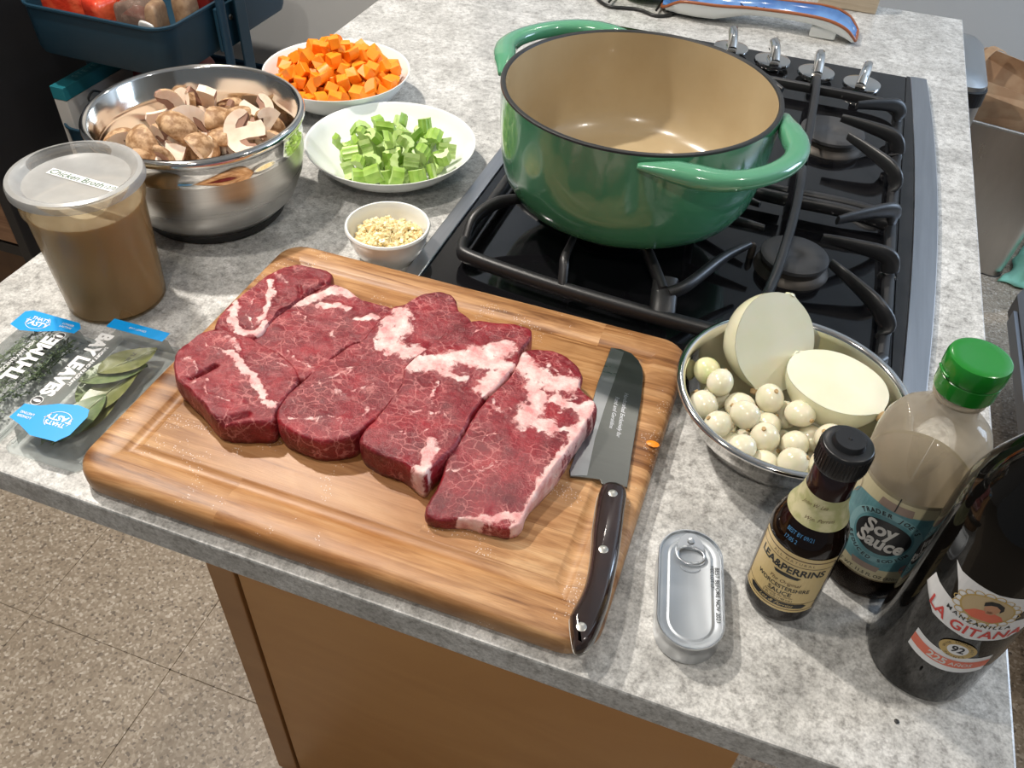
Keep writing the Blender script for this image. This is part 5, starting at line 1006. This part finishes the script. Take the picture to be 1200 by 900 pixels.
packet('bread_bag', -1.224, 1.395, zt_, (.013, .030, .066), 7, 'kraft', .25, 'brown packet standing in the middle of the cart tray front', 'packet', amp=.004)
packet('bread_bag', -1.200, 1.455, zt_, (.020, .026, .072), 8, 'kraft', 0, 'brown packet behind the white tag in the cart tray', 'packet', amp=.006, r=.6)
packet('dark_bag', -1.219, 1.540, zt_, (.030, .045, .070), 18, 'darkred', .3, 'dark red bag at the right end of the cart tray', 'packet', amp=.010)
v, f = lump(.016, .003, .018, 2, .002, 40, .4, 10); obj('paper_tag', v, f, MT['tagw'], None, smooth=True, loc=(-1.226, 1.355, zt_+.075), rot=(.2, .3, .2), label='small white paper tag tied at the front of the cart tray', cat='tag')
zl = -.91+.51-.098+.0008
t2 = empty('tea_carton', (-1.509, 1.465, zl), .0, label='white carton with teal lettered top in the middle cart tray', cat='carton')
box('carton_body', -.016, .018, -.11, .11, 0, .158, MT['whitebox'], t2, bev=.001)
box('carton_lid', -.0165, .0185, -.1105, .1105, .159, .188, MT['tealbox'], t2, bev=.001)
art('lid_lettering', [shift(text2d('STEVENS', .020, .0, 1, 0, 1.5), .001, 0, PI/2)], MT['lbl_t'], t2, lambda u, v_: (u, v_, .1885))
t3 = empty('blue_container', (-1.428, 1.435, zl), label='light blue plastic container in the middle cart tray', cat='container')
v, f = rr_loft([(.012, 0), (.002, .01), (0, .125), (-.003, .127), (-.003, .137), (.004, .141)], .03, .043, .062, 6); sharp(obj('tub', v, f, MT['bluebox'], t3, smooth=True), 40)
sweep_obj('carry_loop', spline([(-.030, -.040, .141), (-.034, -.046, .155), (-.030, -.030, .168), (-.022, -.012, .156), (-.020, -.010, .141)], 5), .005, MT['wire'], t3)
packet('coffee_bag', -1.375, 1.585, zl, (.085, .055, .10), 30, 'darkred', .2, 'dark red bag at the back of the middle cart tray', 'packet')
# black shelving
t = empty('shelf_unit', (-2.05, 1.55, -.91), label='black shelving unit with a wooden drawer at the far left', cat='shelf')
box('side_panel', .42, .45, -.345, .33, 0, 1.62, MT['dark'], t, bev=.002); box('side_panel', -.45, -.42, -.345, .33, 0, 1.62, MT['dark'], t, bev=.002)
box('back_panel', -.42, .42, .31, .33, .0, 1.62, MT['dark'], t)
box('drawer', -.415, .415, -.340, .30, .245, .47, MT['crate'], t, bev=.003)
box('shelf_board', -.42, .42, -.335, .31, .205, .235, MT['dark'], t); box('plinth', -.42, .42, -.30, -.28, .0, .20, MT['brownwood'], t)
box('door_panel', -.415, .415, -.340, .30, .48, 1.60, MT['dark'], t, bev=.002); box('top_board', -.45, .45, -.345, .33, 1.621, 1.65, MT['dark'], t)

# ------------------------------------------------------------------ bins at the right
def bin_(loc, rz, hx, hy, h, taper, label, name='waste_bin', lid=False):
    t_ = empty(name, loc, rz, label=label, cat='bin')
    base = rrect(hx-taper, hy-taper, .03); topl = rrect(hx, hy, .035)
    L = lambda lo, z, g=0: [(x*(1-g/hx), y*(1-g/hy), z) for x, y in lo]
    lo = [L(base, .004), L(base, .02), L(topl, h-.004), L(topl, h), L(topl, h-.002, .004), L(base, .03, .004)]
    v, f = loft(lo); sharp(obj('body', v, f, MT['bin'], t_, smooth=True), 40)
    v, f = loft([L(base, 0, -.002), L(base, .012, -.002)]); obj('foot_ring', v, f, MT['rubber'], t_)
    if lid:
        v, f = loft([L(topl, h+.001, -.002), L(topl, h+.03, -.002)]); obj('black_collar', v, f, MT['black_pl'], t_)
        v, f = loft([L(topl, h+.031, .002), L(topl, h+.045, .002), L(topl, h+.060, .02), L(topl, h+.066, .05)]); sharp(obj('lid', v, f, MT['tin'], t_, smooth=True), 50)
        sweep_obj('lid_seal', [(x, y, h+.032) for x, y in topl], .006, MT['black_pl'], t_, closed=True, n=6)
    else:
        sweep_obj('rim', [(x, y, h) for x, y in topl], .009, MT['tin'], t_, closed=True, n=8)
    return t_
bin_((.600, 2.560, -.91), -.20, .175, .150, .445, .022, 'open steel waste bin lined with a brown paper bag')
t = empty('paper_bag', (.600, 2.560, -.872), -.20, label='crumpled brown paper bag standing open inside the steel bin', cat='bag')
lo = []
for z, g in ((0, .035), (.2, .022), (.40, .012), (.445, .010), (.475, .018)):
    lo.append([(x*(1-g/.17)+noise.noise(Vector((x*22, y*22, z*14)))*.014, y*(1-g/.15)+noise.noise(Vector((x*22, y*22, z*14+9)))*.014, z+(.028*noise.noise(Vector((x*16, y*16, 4))) if z > .42 else 0)+(.03 if z > .42 and x < -.08 else 0)) for x, y in rrect(.158, .133, .03, 6)])
v, f = loft(lo, True, False); o_ = obj('bag_wall', v, f, MT['kraftbag'], t, smooth=False); md = o_.modifiers.new('s', 'SOLIDIFY'); md.thickness = .0015
v, f = sweep(spline([(-.125, -.02, .44), (-.14, .01, .49), (-.12, .045, .53), (-.09, .07, .52)], 4), .03, .003, 6); obj('bag_flap', v, f, MT['kraftbag'], t)
bin_((.225, 2.165, -.91), .0, .180, .150, .645, .004, 'tall steel bin with a rounded lid behind the worktop', lid=True)
# mint cloth on the floor
v, f = [], []; n = 26
for i in range(n+1):
    for j in range(n+1):
        a, b_ = i/n-.5, j/n-.5
        fold = abs(noise.noise(Vector((a*5+b_*3, b_*2.0, 1))))*.10+abs(noise.noise(Vector((a*11, b_*9, 5))))*.03
        edge_ = min(1, 3.2*(0.5-abs(a)))*min(1, 3.2*(.5-abs(b_)))
        v.append((a*.22+.02*noise.noise(Vector((a*5, b_*5, 2))), b_*.34+.02*noise.noise(Vector((a*5, b_*5, 8))), .003+fold*(.25+edge_)+.05*edge_))
for i in range(n):
    for j in range(n): f.append((i*(n+1)+j, (i+1)*(n+1)+j, (i+1)*(n+1)+j+1, i*(n+1)+j+1))
o_ = obj('cleaning_cloth', v, f, MT['mint'], None, smooth=True, loc=(.885, 2.515, -.898), rot=(0, 0, -.35), label='crumpled mint green cloth on the floor beside the steel bin', cat='cloth'); md = o_.modifiers.new('s', 'SOLIDIFY'); md.thickness = .003
# open appliance door
t = empty('dishwasher', (1.0, 1.40, -.91), label='grey appliance with its door folded open at the right edge', cat='appliance')
box('body', .22, .80, -.30, .46, .0, .84, MT['appl'], t, bev=.004)
v, f = loft([[(x, y, z) for x, y in [(-.375, -.42), (.215, -.42), (.215, .56), (-.345, .56), (-.375, .50)]] for z in (.235, .285)]); obj('door', v, f, MT['appl'], t)
box('door_trim', -.385, -.3755, -.42, .44, .245, .280, MT['appl_e'], t, bev=.001)
for s_ in (-.35, .45): box('hinge_arm', .16, .2195, s_-.01, s_+.01, .18, .234, MT['appl_e'], t)
